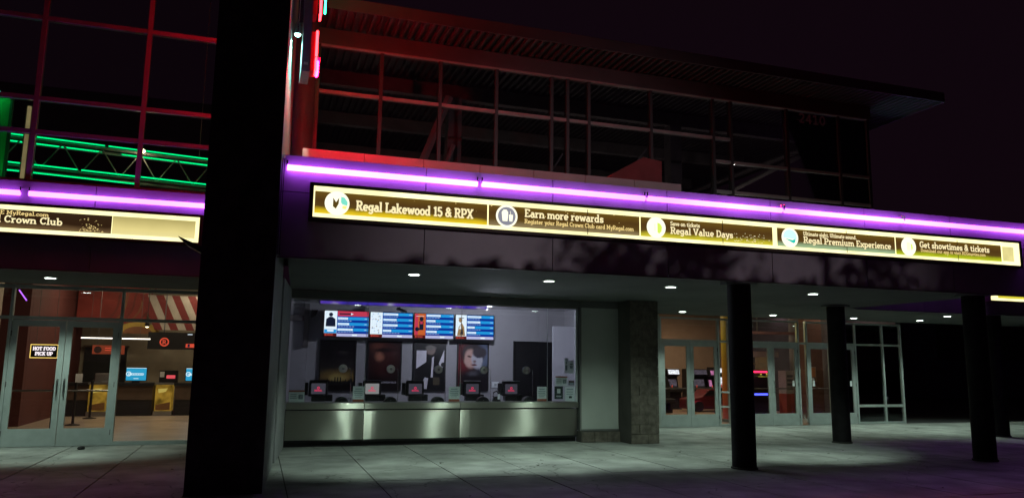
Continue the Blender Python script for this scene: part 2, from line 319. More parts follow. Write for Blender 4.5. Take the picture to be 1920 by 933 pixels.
# ================================================================== SETTING
# ground sheet (car park) and the paved forecourt with its slabs
struct(MB().quad((-400, -400, -.02), (400, -400, -.02), (400, 400, -.02), (-400, 400, -.02)).build('ground', asphalt))
pave = struct(MB().quad((-12, -2, -.012), (40, -2, -.012), (40, 18.6, -.012), (-12, 18.6, -.012)).build('pavement', joint_m))
XS = 1.22; YS = [(-2.0, 1.88), (1.9, 4.93), (4.95, 7.98), (8.0, 11.03), (11.05, 14.08), (14.1, 18.6)]
slab_mesh = {}
for j, (ya, yb) in enumerate(YS):
    mb = MB(); wx = XS-.018; mb.box(0, wx, 0, yb-ya, -.06, 0)
    me = None
    for i in range(-9, 32):
        x = .47+i*XS
        if me is None:
            o = mb.build('slab', concrete, pave); me = o.data
        else:
            o = bpy.data.objects.new('slab', me); COL.objects.link(o); o.parent = pave
        o.location = (x, ya, random.uniform(-.0015, .0015)); o.rotation_euler = (random.uniform(-.0006, .0006), random.uniform(-.0006, .0006), 0)

# ------------------------------------------------------------------ canopies
FY = 10.45
def canopy(label, fy, x0, x1, xs, soff_polys, parent_loc, lower=True):
    t = thing('canopy', label, 'canopy', parent_loc)
    b = [x0]+sorted(x for x in xs if x0 < x < x1)+[x1]
    for a, c in zip(b[:-1], b[1:]):
        # upper fascia panel (behind the neon), lower fascia panel; joints recessed
        MB().box(a+.006, c-.006, fy, fy+.05, 3.905, 4.40).build('fascia_panel', fascia_m, t)
        MB().box(a+.006, c-.006, fy, fy+.05, 3.02, 3.893).build('fascia_panel', fascia_m, t)
    bx('fascia_backing', t, groove_m, x0, x1, fy+.051, fy+.20, 3.06, 4.36)
    for p in soff_polys: MB().prism(p, 3.04, 3.30).build('soffit', soffit_m, t)
    bx('drip_edge', t, dark_steel, x0, x1, fy-.012, fy+.06, 3.0, 3.018)
    return t
joints = [round(2.15+1.945*k, 3) for k in range(-8, 12)]
canA = canopy('wide right canopy with grey metal fascia panels over the ticket window', FY, .18, 16.2, joints,
       [[(.32, FY+.2), (13.3, FY+.2), (13.3, 14.32), (8.4, 14.32), (8.4, 15.44), (.55, 15.44)]], (0.3, FY, 3.0))
canL = canopy('left canopy with grey metal fascia panels over the lobby doors', 13.55, -9.0, -.45, [round(-.12-1.95*k-2.5, 3) for k in range(0, 6)],
       [[(-9, 13.75), (-.45, 13.75), (-.45, 16.64), (-9, 16.64)]], (-4, 13.55, 3.0))
canB = canopy('rear right canopy seen through the gap, over the arcade doors', 14.36, 13.3, 30.0, [15.3, 17.2, 19.2, 21.1, 23.1, 25, 27],
       [[(13.3, 14.56), (30, 14.56), (30, 18.56), (13.3, 18.56)], [(8.42, 14.34), (13.29, 14.34), (13.29, 18.56), (8.42, 18.56)]], (20, 14.36, 3.0))
# parapet on the right canopy, red in the sign light, set back from the fascia
pp = thing('parapet', 'low metal-panelled parapet set back above the purple-lit fascia', 'parapet', (3, 12.2, 4.40))
for k in range(7):
    x = .50+.98*k if k else .50
    MB().box(x+.005, x+.975, 12.2, 12.26, 4.40, 5.0).build('parapet_panel', parapet_m, pp)
bx('roof_slab', canA, dark_steel, .4, 13.28, FY+.205, 13.4, 4.25, 4.36)
MB().prism([(.18, FY+.21), (.399, FY+.21), (.399, 13.4), (.362, 13.4)], 4.25, 4.36).build('leak_stop', dark_steel, canA)  # added strip blocking flood light through the gap beside the pier
bx('roof_slab', canL, dark_steel, -9, -.5, 13.76, 15.0, 4.25, 4.36)

# round columns
def column(x, y, label, top=3.04):
    t = thing('round_column', label, 'column', (x, y, 0), 'round columns under the canopy')
    MB().lathe((x, y, 0), [(.195, .0), (.195, top-.012)], 40).build('shaft', col_m, t, smooth=True)
    MB().lathe((x, y, 0), [(.30, top-.03), (.30, top-.002)], 40).build('collar', soffit_m, t, smooth=True)
    MB().lathe((x, y, 0), [(.215, .002), (.215, .03), (.20, .034)], 40).build('base_ring', joint_m, t, smooth=True)
column(7.67, 10.95, 'black round column left of the others, in front of the arcade doors')
column(12.43, 14.1, 'black round column standing in front of the third pair of doors')
column(12.76, 10.85, 'nearest black round column at the right edge of the picture')
column(17.7, 14.55, 'far black round column behind the rightmost near column')

# ------------------------------------------------------------------ stone pier and its side wall
pier = thing('stone_pier', 'tall black stone pier rising out of the picture left of the ticket window', 'pier', (-.3, 10.34, 0))
MB().prism([(-.75, 10.34), (.16, 10.34), (.165, 10.42), (-.75, 10.42)], 0, 9.5).build('stone_face', black_stone, pier)
MB().prism([(-.75, 10.421), (.165, 10.421), (.335, 12.98), (-.62, 12.98)], 0, 9.5).build('shaft', side_plaster, pier)
rev = thing('reveal_wall', 'grey wall return between black pier and ticket window', 'wall', (.4, 14, 0))
MB().prism([(-.3, 12.981), (.325, 12.981), (.345, 13.28), (-.3, 13.28)], 0.25, 3.03).build('groove', groove_m, rev)
MB().prism([(-.3, 12.99), (.318, 12.99), (.338, 13.27), (-.3, 13.27)], 0, .249).build('groove_foot', groove_m, rev)
MB().prism([(-.3, 13.281), (.37, 13.281), (.58, 15.50), (-.3, 15.50)], 0, 3.03).build('wall', side_plaster, rev)

# ------------------------------------------------------------------ purple neon tubes
def neon(x0, x1, y, z, label, housings=(True, True)):
    t = thing('neon_tube', label, 'neon tube', (x0, y, z), 'purple neon tubes along the canopies')
    MB().tube([(x0, y, z), (x1, y, z)], .040, 14).build('tube', purple, t, smooth=True)
    for k, hx in enumerate((x0, x1)):
        if housings[k]:
            s = 1 if k == 0 else -1
            mb = MB().tube([(hx, y, z+.01), (hx, y, z+.10)], .013, 8).tube([(hx, y, z+.09), (hx, y+.10, z+.09)], .012, 8)
            mb.build('electrode', chrome, t, smooth=True)
            bx('clip', t, chrome, hx+s*.5-.012, hx+s*.5+.012, y-.004, FY-.001 if y < 11 else 13.549, z-.006, z+.006)
ny = FY-.075
neon(.24, 2.89, ny, 4.21, 'purple neon tube nearest the pier on the right canopy', (True, True))
neon(2.96, 5.60, ny, 4.215, 'second purple neon tube from the pier, above the popcorn badge')
neon(5.65, 8.15, ny, 4.22, 'third purple neon tube from the pier on the right canopy')
neon(8.21, 10.70, ny, 4.22, 'fourth purple neon tube from the pier on the right canopy')
neon(10.75, 16.0, ny, 4.22, 'rightmost purple neon tube, running out of the picture')
neon(-6.0, -3.66, 13.475, 4.19, 'purple neon tube at the far left of the left canopy')
neon(-3.54, -.86, 13.475, 4.19, 'purple neon tube on the left canopy ending behind the pier')

# ------------------------------------------------------------------ light-box signs
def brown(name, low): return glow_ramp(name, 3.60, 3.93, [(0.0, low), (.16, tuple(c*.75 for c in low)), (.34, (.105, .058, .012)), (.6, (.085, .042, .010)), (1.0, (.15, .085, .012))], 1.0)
SX0, SX1, SZ0, SZ1, SY = .60, 13.41, 3.56, 3.985, FY-.10
sign = thing('light_box_sign', 'long backlit yellow marquee sign on the right canopy naming the cinema', 'sign', (7, FY, 3.5))
fr = MB().box(SX0-.05, SX1+.05, SY-.012, FY-.001, SZ1, SZ1+.045).box(SX0-.05, SX1+.05, SY-.012, FY-.001, SZ0-.045, SZ0).box(SX0-.05, SX0, SY-.012, FY-.001, SZ0, SZ1).box(SX1, SX1+.05, SY-.012, FY-.001, SZ0, SZ1)
fr.build('cabinet', mat('sign_cabinet', (.06, .04, .025), .6), sign)
MB().rect(SX0, SX1, SZ0, SZ1, SY).build('lit_face', cream, sign)
PZ0, PZ1 = 3.615, 3.915
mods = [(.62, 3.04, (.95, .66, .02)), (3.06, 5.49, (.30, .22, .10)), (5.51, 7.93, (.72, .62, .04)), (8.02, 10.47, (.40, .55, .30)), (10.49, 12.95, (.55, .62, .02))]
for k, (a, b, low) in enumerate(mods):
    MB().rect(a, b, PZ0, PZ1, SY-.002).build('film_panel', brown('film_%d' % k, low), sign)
MB().rect(12.98, 13.26, 3.63, 3.90, SY-.002).build('blank_panel', glow('blank_film', (.95, .84, .34), .85, .1, 5), sign)
for x in (4.62, 9.43, 6.98, 11.9):
    MB().box(x-.006, x+.006, SY-.004, SY-.0025, 3.58, 3.96).build('seam', mat('seam', (.2, .13, .05), .7), sign)
lz = SY-.004
words('Regal Lakewood 15 & RPX', 1.17, 3.69, lz, 1.66, .135, letter_m, sign, .19)
words('Earn more rewards', 3.61, 3.775, lz, 1.27, .118, letter_m, sign, .19)
words('Register your Regal Crown Club card MyRegal.com', 3.61, 3.68, lz, 1.78, .066, letter_dim, sign, .17)
words('Save on tickets', 6.03, 3.815, lz, .53, .066, letter_m, sign, .18)
words('Regal Value Days', 6.03, 3.685, lz, 1.14, .108, letter_m, sign, .19)
words('Ultimate sight. Ultimate sound.', 8.54, 3.82, lz, 1.10, .066, letter_m, sign, .18)
words('Regal Premium Experience', 8.54, 3.695, lz, 1.84, .108, letter_m, sign, .19)
words('Get showtimes & tickets', 11.02, 3.765, lz, 1.64, .112, letter_m, sign, .19)
words('Download our app or visit REGmovies.com', 11.04, 3.69, lz, 1.52, .058, letter_dim, sign, .17)
badge_w = glow('badge_white', (1.0, .97, .74), 1.25)
def badge(x, bits, rim=None):
    o = MB().disc(x, 3.765, SY-.005, .165, 36).build('badge', badge_w, sign)
    for nm, m_, mb in bits: mb.build(nm, m_, o)
by = SY-.007
dk = glow('badge_brown', (.10, .06, .01), 1.0); teal_p = glow('badge_teal', (.22, .80, .62), 1.0); yl = glow('badge_yellow', (1.0, .86, .25), 1.1); gy = glow('badge_grey', (.30, .30, .36), .9)
lime = glow('badge_lime', (.66, .85, .12), 1.1); pale = glow('badge_pale_blue', (.62, .95, .98), 1.1); teal_d = glow('badge_deep_teal', (.02, .60, .50), 1.0); cream_p = glow('badge_cream', (1, .95, .55), 1.3)
badge(.915, [('emblem', dk, MB().poly([(.86, by, 3.84), (.90, by, 3.78), (.94, by, 3.845), (.935, by, 3.76), (.90, by, 3.69), (.86, by, 3.72)])),
             ('emblem', teal_p, MB().poly([(.965, by, 3.86), (1.01, by, 3.85), (1.055, by, 3.79), (1.05, by, 3.74), (.985, by, 3.755), (.965, by, 3.78)])),
             ('emblem', yl, MB().poly([(.99, by, 3.735), (1.05, by, 3.735), (1.03, by, 3.69), (.985, by, 3.70)]))])
badge(3.335, [('emblem', gy, MB().disc(3.335, 3.765, by, .135, 32)),
              ('popcorn_tub', badge_w, MB().poly([(3.255, by-.002, 3.82), (3.285, by-.002, 3.86), (3.33, by-.002, 3.86), (3.355, by-.002, 3.82), (3.345, by-.002, 3.69), (3.27, by-.002, 3.69)])),
              ('drink_cup', badge_w, MB().poly([(3.365, by-.002, 3.79), (3.43, by-.002, 3.79), (3.42, by-.002, 3.69), (3.375, by-.002, 3.69)]).poly([(3.39, by-.003, 3.79), (3.397, by-.003, 3.79), (3.39, by-.003, 3.84), (3.383, by-.003, 3.84)]))])
badge(5.78, [('emblem', lime, MB().poly([(5.80, by, 3.84), (5.845, by, 3.83), (5.88, by, 3.78), (5.87, by, 3.71), (5.83, by, 3.67), (5.80, by, 3.69)])),
             ('emblem', cream_p, MB().poly([(5.745, by-.001, 3.82), (5.765, by-.001, 3.82), (5.765, by-.001, 3.71), (5.745, by-.001, 3.71)]))])
badge(8.27, [('emblem', pale, MB().poly([(8.27+.135*math.cos(rad(a)), by, 3.765+.135*math.sin(rad(a))) for a in range(-10, 191, 12)])),
             ('emblem', teal_d, MB().poly([(8.17, by-.002, 3.745), (8.25, by-.002, 3.735), (8.31, by-.002, 3.725), (8.36, by-.002, 3.74), (8.37, by-.002, 3.77), (8.375, by-.002, 3.72), (8.36, by-.002, 3.685), (8.33, by-.002, 3.675)]))])
badge(10.77, [('emblem', cream_p, MB().poly([(10.73, by, 3.84), (10.80, by, 3.84), (10.80, by, 3.70), (10.73, by, 3.70)])), ('emblem', lime, MB().poly([(10.82, by, 3.82), (10.85, by, 3.80), (10.86, by, 3.74), (10.83, by, 3.70)]))])
def specks(x0, x1, z0, z1, n, zbias=1.5):
    mb = MB()
    for _ in range(n):
        x = x0+(x1-x0)*random.betavariate(2.2, 2.2); z = z0+(z1-z0)*random.random()**zbias; s = random.uniform(.003, .012); p = []
        for k in range(5): a = 2*math.pi*k/5+random.random()*.8; p.append((x+s*random.uniform(.6, 1.5)*math.cos(a), lz, z+s*.7*math.sin(a)))
        mb.poly(p)
    return mb
specks(7.15, 7.88, 3.64, 3.78, 60).build('worn_spots', letter_m, sign)
specks(1.4, 5.4, 3.62, 3.92, 26, .8).build('worn_spots', letter_dim, sign)
specks(10.0, 12.9, 3.64, 3.86, 20, 1).build('worn_spots', letter_dim, sign)
# left light box
LY = 13.55-.10
lsign = thing('light_box_sign', 'backlit yellow sign on the left canopy with a blank cream end panel', 'sign', (-3, 13.55, 3.5))
lx1 = -1.03
fr = MB().box(-9, lx1+.05, LY-.012, 13.549, 3.985, 4.03).box(-9, lx1+.05, LY-.012, 13.549, 3.515, 3.56).box(lx1, lx1+.05, LY-.012, 13.549, 3.56, 3.985)
fr.build('cabinet', MATS['sign_cabinet'], lsign)
MB().rect(-9, lx1, 3.56, 3.985, LY).build('lit_face', cream, lsign)
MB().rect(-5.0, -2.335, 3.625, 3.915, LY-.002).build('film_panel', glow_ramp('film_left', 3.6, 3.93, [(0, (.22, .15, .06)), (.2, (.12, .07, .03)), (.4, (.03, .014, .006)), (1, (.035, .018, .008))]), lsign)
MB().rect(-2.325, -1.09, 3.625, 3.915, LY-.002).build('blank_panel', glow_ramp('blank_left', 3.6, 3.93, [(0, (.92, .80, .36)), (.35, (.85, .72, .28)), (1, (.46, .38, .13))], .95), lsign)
words('FREE MyRegal.com', -4.07, 3.835, LY-.004, .84, .062, letter_dim, lsign, .18)
words('Regal Crown Club', -4.25, 3.71, LY-.004, 1.22, .11, letter_m, lsign, .19)
lz = LY-.004
specks(-2.85, -2.42, 3.645, 3.85, 70, 2.2).build('worn_spots', letter_dim, lsign)
# rear light box on canopy B
rsign = thing('light_box_sign', 'rear backlit yellow sign glimpsed at the right edge above the canopy gap', 'sign', (20, 14.3, 3.5))
fr = MB().box(17.3, 26, 14.24, 14.359, 3.785, 3.83).box(17.3, 26, 14.24, 14.359, 3.315, 3.36).box(17.3, 17.35, 14.24, 14.359, 3.36, 3.785); fr.build('cabinet', MATS['sign_cabinet'], rsign)
MB().rect(17.35, 26, 3.36, 3.785, 14.25).build('lit_face', cream, rsign)
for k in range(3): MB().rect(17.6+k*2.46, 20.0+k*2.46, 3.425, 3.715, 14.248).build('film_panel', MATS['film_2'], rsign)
neon(13.5, 22.0, 14.285, 4.22, 'purple neon tube on the rear right canopy, hidden by the front fascia')

# ------------------------------------------------------------------ downlights
def downlight(x, y, label, power=215, z=3.04, tilt=0, size=96):
    t = thing('downlight', label, 'downlight', (x, y, z), 'recessed soffit downlights')
    MB().lathe((x, y, z), [(.085, -.012), (.115, -.012), (.118, -.002), (.085, -.002)], 28).build('trim_ring', alum, t, smooth=True)
    MB().lathe((x, y, z), [(.084, -.0135), (.02, -.0145)], 28).build('lens', downlens, t)
    ld = bpy.data.lights.new('downlight_lamp', 'SPOT'); ld.energy = power; ld.color = (.76, 1.0, .84); ld.spot_size = rad(size); ld.spot_blend = .6; ld.shadow_soft_size = .07
    lo = bpy.data.objects.new('downlight_lamp', ld); COL.objects.link(lo); lo.parent = t; lo.location = (0, 0, -.03); lo.rotation_euler = (rad(tilt), 0, 0)
for x, lb in ((2.31, 'recessed downlight above the left half of the ticket window'), (4.62, 'recessed downlight above the third menu screen'), (6.95, 'recessed downlight above the blank wall panel'), (10.03, 'recessed downlight between the two front columns')):
    downlight(x, 11.95, lb, tilt=24)
downlight(-3.52, 15.17, 'recessed downlight above the lobby doors on the left', 200, tilt=14, size=96)
downlight(-6.6, 15.17, 'recessed downlight beyond the left edge', 200, tilt=14, size=96)
for x, lb in ((10.45, 'recessed downlight over the first pair of arcade doors'), (13.25, 'recessed downlight over the yellow column'), (15.96, 'recessed downlight over the third pair of arcade doors'), (18.35, 'recessed downlight over the glazed corner at right'), (21.2, 'recessed downlight at the far right of the rear soffit')):
    downlight(x, 17.4, lb, 165, size=108)
downlight(17.4, 15.6, 'recessed downlight by the far column', 90)

# ------------------------------------------------------------------ ticket booth
booth = thing('ticket_booth', 'stainless steel ticket counter with full-width glass front', 'ticket booth', (3.6, 15.5, 0))
def steel_panel(x0, x1):
    mb = MB(); n = 26; mz = 8
    for i in range(n):
        for k in range(mz):
            def pt(i, k):
                x = x0+(x1-x0)*i/n; z = .14+.56*k/mz
                return (x, 15.5-.006*math.sin(math.pi*i/n)+.010*math.exp(-((x-x0)/.13)**2)*(.5+.5*k/mz)+.012*math.exp(-((x1-x)/.16)**2)*(.4+.6*(1-k/mz))+.002*math.sin(5*x+3*k/mz), z)
            mb.quad(pt(i, k), pt(i+1, k), pt(i+1, k+1), pt(i, k+1))
    return mb
for a, b in ((.59, 2.07), (2.085, 4.03), (4.045, 6.66)):
    steel_panel(a, b).build('front_panel', stainless, booth, smooth=True)
bx('counter_core', booth, groove_m, .585, 6.665, 15.53, 15.9, .10, .70)
bx('toe_kick', booth, black_matte, .585, 6.665, 15.62, 15.66, 0, .10)
for a, b in ((.59, 2.075), (2.08, 4.035), (4.04, 6.67)):
    MB().box(a, b, 15.44, 15.98, .725, .84).build('counter_top', stainless, booth, bevel=.008)
bx('window_head', booth, header_m, .585, 6.70, 15.46, 15.62, 2.87, 3.03)
bx('sill_channel', booth, steel_trim, .60, 6.66, 15.49, 15.53, .841, .858)
bx('head_channel', booth, steel_trim, .60, 6.66, 15.49, 15.53, 2.845, 2.868)
gx = [.62, 2.075, 4.035, 5.965, 6.62]
for a, b in zip(gx[:-1], gx[1:]): MB().box(a+.004, b-.004, 15.505, 15.515, .858, 2.845).build('glass_pane', clear, booth)
for x in gx[1:-1]: bx('glass_joint', booth, alum, x-.004, x+.004, 15.503, 15.517, .858, 2.845)
bx('end_post', booth, alum, 6.625, 6.665, 15.49, 15.55, .841, 2.868)
# booth room
struct(bx('booth_back_wall', None, booth_wall_m, .0, 6.05, 18.1, 18.2, 0, 3.0)); 
struct(bx('booth_back_wall', None, booth_wall_m, 6.05, 7.55, 18.1, 18.2, 2.2, 3.0))
struct(bx('booth_left_wall', None, booth_wall_m, .30, .42, 15.64, 18.09, 0, 3.0))
struct(bx('booth_right_wall', None, booth_wall_m, 7.42, 7.55, 15.64, 18.09, 0, 3.0))
struct(bx('booth_ceiling', None, mat('glossy_ceiling', (.16, .16, .17), .10, var=.05), .43, 7.41, 15.64, 18.09, 2.98, 3.02))
struct(bx('booth_floor', None, mat('booth_floor_vinyl', (.12, .12, .13), .6), .43, 7.41, 15.92, 18.09, -.01, .005))
struct(bx('back_room_wall', None, black_matte, 5.9, 7.7, 19.6, 19.7, 0, 3.0))
dr = thing('dark_doorway', 'black doorway in the back wall of the ticket booth', 'doorway', (6.55, 18.05, 0))
bx('door_panel', dr, black_pl, 6.10, 7.10, 18.13, 18.17, 0, 2.18)
bx('jamb', dr, black_matte, 6.05, 6.099, 18.06, 18.19, 0, 2.2); bx('jamb', dr, black_matte, 7.101, 7.15, 18.06, 18.19, 0, 2.2)
MB().tube([(6.95, 18.12, 1.05), (6.95, 18.07, 1.05), (6.85, 18.07, 1.05)], .012, 8).build('handle', chrome, dr, smooth=True)
wp = thing('white_partition', 'white partition at the right end of the ticket booth with notices', 'partition', (6.9, 17, 0))
MB().box(6.76, 7.41, 17.2, 17.25, 0.006, 2.55).build('panel', mat('white_board', (.62, .62, .68), .7, var=.04), wp)
# booth lamp
bl = thing('ceiling_spot', 'small bright ceiling lamp inside the ticket booth', 'ceiling lamp', (4.75, 15.85, 2.98))
MB().lathe((4.75, 15.85, 2.98), [(.05, -.10), (.06, -.06), (.05, -.002)], 20).build('housing', chrome, bl, smooth=True)
MB().lathe((4.75, 15.85, 2.98), [(.044, -.101), (.01, -.106)], 20).build('lens', glow('booth_lens', (.75, .78, 1.0), 16), bl)
ld = bpy.data.lights.new('booth_lamp', 'POINT'); ld.energy = 125; ld.color = (.82, .83, 1.0); ld.shadow_soft_size = .05
lo = bpy.data.objects.new('booth_lamp', ld); COL.objects.link(lo); lo.parent = bl; lo.location = (0, .05, -.19)
def reflection_mat():
    m = bpy.data.materials.new('reflection_strip'); m.use_nodes = True; n = m.node_tree; n.nodes.remove(n.nodes['Principled BSDF']); e = n.nodes.new('ShaderNodeEmission'); e.inputs['Strength'].default_value = .55
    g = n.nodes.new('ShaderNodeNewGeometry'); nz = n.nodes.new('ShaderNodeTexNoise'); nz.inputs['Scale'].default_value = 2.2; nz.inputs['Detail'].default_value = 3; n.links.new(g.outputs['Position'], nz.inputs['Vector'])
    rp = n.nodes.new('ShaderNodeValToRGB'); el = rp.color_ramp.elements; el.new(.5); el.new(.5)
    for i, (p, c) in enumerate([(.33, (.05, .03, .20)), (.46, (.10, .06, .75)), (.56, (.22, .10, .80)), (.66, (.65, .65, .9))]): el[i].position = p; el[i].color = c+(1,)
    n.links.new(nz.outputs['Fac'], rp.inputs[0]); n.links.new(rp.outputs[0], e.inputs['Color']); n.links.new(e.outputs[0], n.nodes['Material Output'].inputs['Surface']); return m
ls = thing('reflection_strip', 'glowing stand-in for the blue-violet reflection along the top of the ticket window', 'painted reflection', (2.9, 15.64, 2.8)); bx('lens', ls, reflection_mat(), 1.15, 4.62, 15.645, 15.66, 2.79, 2.845); bx('channel', ls, steel_trim, 1.1, 4.65, 15.661, 15.69, 2.78, 2.868)  # added glow strip; its colour noise imitates a reflection at the window head
# wall-mounted camera and bracket at the left, camera at centre
cb = thing('wall_bracket', 'dark cross-shaped conduit bracket on the left wall of the booth', 'bracket', (.80, 17.9, 2.3))
MB().box(.98, 1.09, 17.98, 18.09, 1.95, 2.95).build('upright', dark_steel, cb); MB().box(.62, .979, 18.0, 18.08, 2.55, 2.68).build('arm', dark_steel, cb)
MB().slab([(1.13, 2.62), (1.22, 2.66), (1.27, 2.80), (1.13, 2.80)], 17.86, 18.04).build('speaker', black_pl, cb)
s2 = thing('security_camera', 'small dark security camera hung above the second menu screen', 'camera', (3.1, 17.2, 2.9))
MB().tube([(3.06, 17.4, 2.975), (3.06, 17.4, 2.86)], .018, 8).build('stem', black_pl, s2); MB().tube([(3.02, 17.46, 2.86), (3.16, 17.2, 2.78)], [.04, .036], 12).build('body', black_pl, s2, smooth=True)
tp = thing('towel_dispenser', 'small pale dispenser on the left booth wall', 'dispenser', (.47, 17.2, 1.9))
MB().box(.425, .50, 17.1, 17.26, 1.88, 2.08).build('cover', paper, tp, bevel=.015); MB().box(.425, .48, 17.1, 17.26, 1.80, 1.878).build('tray', black_pl, tp)

# menu screens -----------------------------------------------------------
s_white = glow('screen_white', (.80, .90, 1.0), 1.25); s_blue = glow('screen_blue', (.006, .05, .42), .9); s_cyan = glow('screen_cyan', (.02, .36, .85), 1.05); s_red = glow('screen_red', (.75, .06, .12), .9)
s_foot = glow('screen_footer', (.60, .60, .95), 1.0); s_logo = glow('screen_logo_red', (.10, .008, .01), 1.0); s_orange = glow('screen_orange', (.80, .16, .04), .9); s_dark = glow('screen_dark', (.01, .015, .04), 1); s_brown = glow('screen_tan', (.50, .30, .14), .8); s_text = glow('screen_text', (.45, .62, .95), 1.0)
SM = [black_pl, s_white, s_blue, s_cyan, s_red, s_foot, s_logo, s_orange, s_dark, s_brown, s_text, glow('screen_logo', (.9, .12, .08), 1)]
scr = [(1.395, 2.415), (2.43, 3.445), (3.462, 4.43), (4.46, 5.435)]
lbs = ['leftmost menu screen with a red top row and a figure in black', 'second menu screen with a pale picture and blue rows', 'third menu screen with an orange picture and blue rows', 'rightmost menu screen with a tan picture and blue rows']
for i, (a, b) in enumerate(scr):
    t = thing('menu_screen', lbs[i], 'screen', ((a+b)/2, 17.75, 2.2), 'menu screens in the ticket booth')
    z0, z1, y = 2.195, 2.80, 17.74
    MB().box(a, b, 17.745, 17.80, z0, z1).build('bezel', black_pl, t, bevel=.006)
    MB().box(a+.3, a+.6, 17.801, 18.09, 2.4, 2.6).build('mount', black_pl, t)
    mb = MB(); W = b-a; px1 = a+.02+W*.27
    mb.rect(a+.015, px1, z0+.085, z1-.015, y, 1 if i != 2 else 7); mb.rect(a+.015, px1, z0+.015, z0+.085, y, 6)
    mb.ring(a+.055, z0+.05, y-.001, .010, .020, 16, 11); text_mb('REGAL', a+.09, z0+.036, y-.001, .13, .028, .2, mb, 11)
    rows = 4; rh = (z1-.015-(z0+.085))/rows; rx0, rx1 = px1+.008, b-.015
    mb.rect(px1, b-.015, z0+.085, z1-.015, y, 2)
    for r in range(rows):
        zt = z1-.015-rh*r
        if i == 0 and r == 0:
            mb.rect(rx0, rx1, zt-rh+.012, zt, y-.0008, 4); mb.rect(rx0+.04, rx0+.30, zt-rh*.62, zt-rh*.38, y-.0012, 8); mb.poly([(rx0+.30, y-.0012, zt-rh*.7), (rx0+.36, y-.0012, zt-rh*.5), (rx0+.30, y-.0012, zt-rh*.3)], 1); continue
        wl = random.uniform(.28, .55)*(rx1-rx0)
        mb.rect(rx0, rx1, zt-rh*.58, zt-rh*.06, y-.0008, 3); mb.rect(rx0+.012, rx0+wl, zt-rh*.50, zt-rh*.14, y-.0012, 1)
        xx = rx0+.02
        while xx < rx0+wl-.04: ww = random.uniform(.015, .045); mb.rect(xx, xx+ww, zt-rh*.37, zt-rh*.27, y-.0016, 10); xx += ww+.008
        xx = rx0+.02
        while xx < rx0+.42*(rx1-rx0)+random.random()*.1: ww = random.uniform(.03, .05); mb.rect(xx, xx+ww, zt-rh*.80, zt-rh*.70, y-.0012, 10); xx += ww+.02
        mb.rect(rx1-.09, rx1-.02, zt-rh*.40, zt-rh*.26, y-.0012, 10)
    mb.rect(px1+.002, b-.015, z0+.015, z0+.08, y-.0012, 5); mb.rect(px1+.35, px1+.46, z0+.03, z0+.065, y-.0016, 1)
    cx = (a+px1)/2+.008
    if i == 0:
        mb.poly([(cx-.11, y-.002, 2.43), (cx+.11, y-.002, 2.43), (cx+.10, y-.002, 2.60), (cx+.03, y-.002, 2.65), (cx-.03, y-.002, 2.65), (cx-.10, y-.002, 2.60)], 8); mb.disc(cx, 2.70, y-.002, .045, 16, 8); mb.rect(a+.02, px1-.005, z0+.087, z0+.17, y-.002, 3); mb.rect(cx-.07, cx+.07, z0+.12, z0+.16, y-.0026, 1)
    elif i == 1:
        for q in range(26): xx, zz = random.uniform(a+.03, px1-.05), random.uniform(z0+.1, z1-.05); mb.poly([(xx, y-.002-q*.00005, zz), (xx+.03, y-.002-q*.00005, zz+.004), (xx+.015, y-.002-q*.00005, zz+.03)], random.choice([3, 10, 9, 10]))
    elif i == 2:
        mb.rect(a+.02, a+.10, z0+.09, z1-.02, y-.0018, 4); mb.disc(cx+.03, 2.66, y-.002, .05, 14, 8); mb.rect(cx-.02, cx+.08, 2.40, 2.61, y-.002, 8); mb.rect(cx, cx+.06, 2.54, 2.60, y-.0025, 4); mb.disc(cx-.07, 2.42, y-.002, .05, 12, 8); mb.rect(cx-.10, cx+.09, 2.72, 2.728, y-.0025, 1)
    else:
        mb.disc(cx-.02, 2.66, y-.002, .055, 16, 9, .8); mb.poly([(cx-.10, y-.002, 2.29), (cx+.10, y-.002, 2.29), (cx+.07, y-.002, 2.50), (cx+.01, y-.002, 2.60), (cx-.06, y-.002, 2.50)], 9); mb.rect(cx-.07, cx+.06, 2.705, 2.72, y-.0025, 8); mb.poly([(cx-.03, y-.0025, 2.32), (cx+.05, y-.0025, 2.32), (cx+.03, y-.0025, 2.48)], 8); mb.poly([(cx-.05, y-.0026, 2.45), (cx, y-.0026, 2.45), (cx-.02, y-.0026, 2.56)], 1)
    mb.build('picture', SM, t)

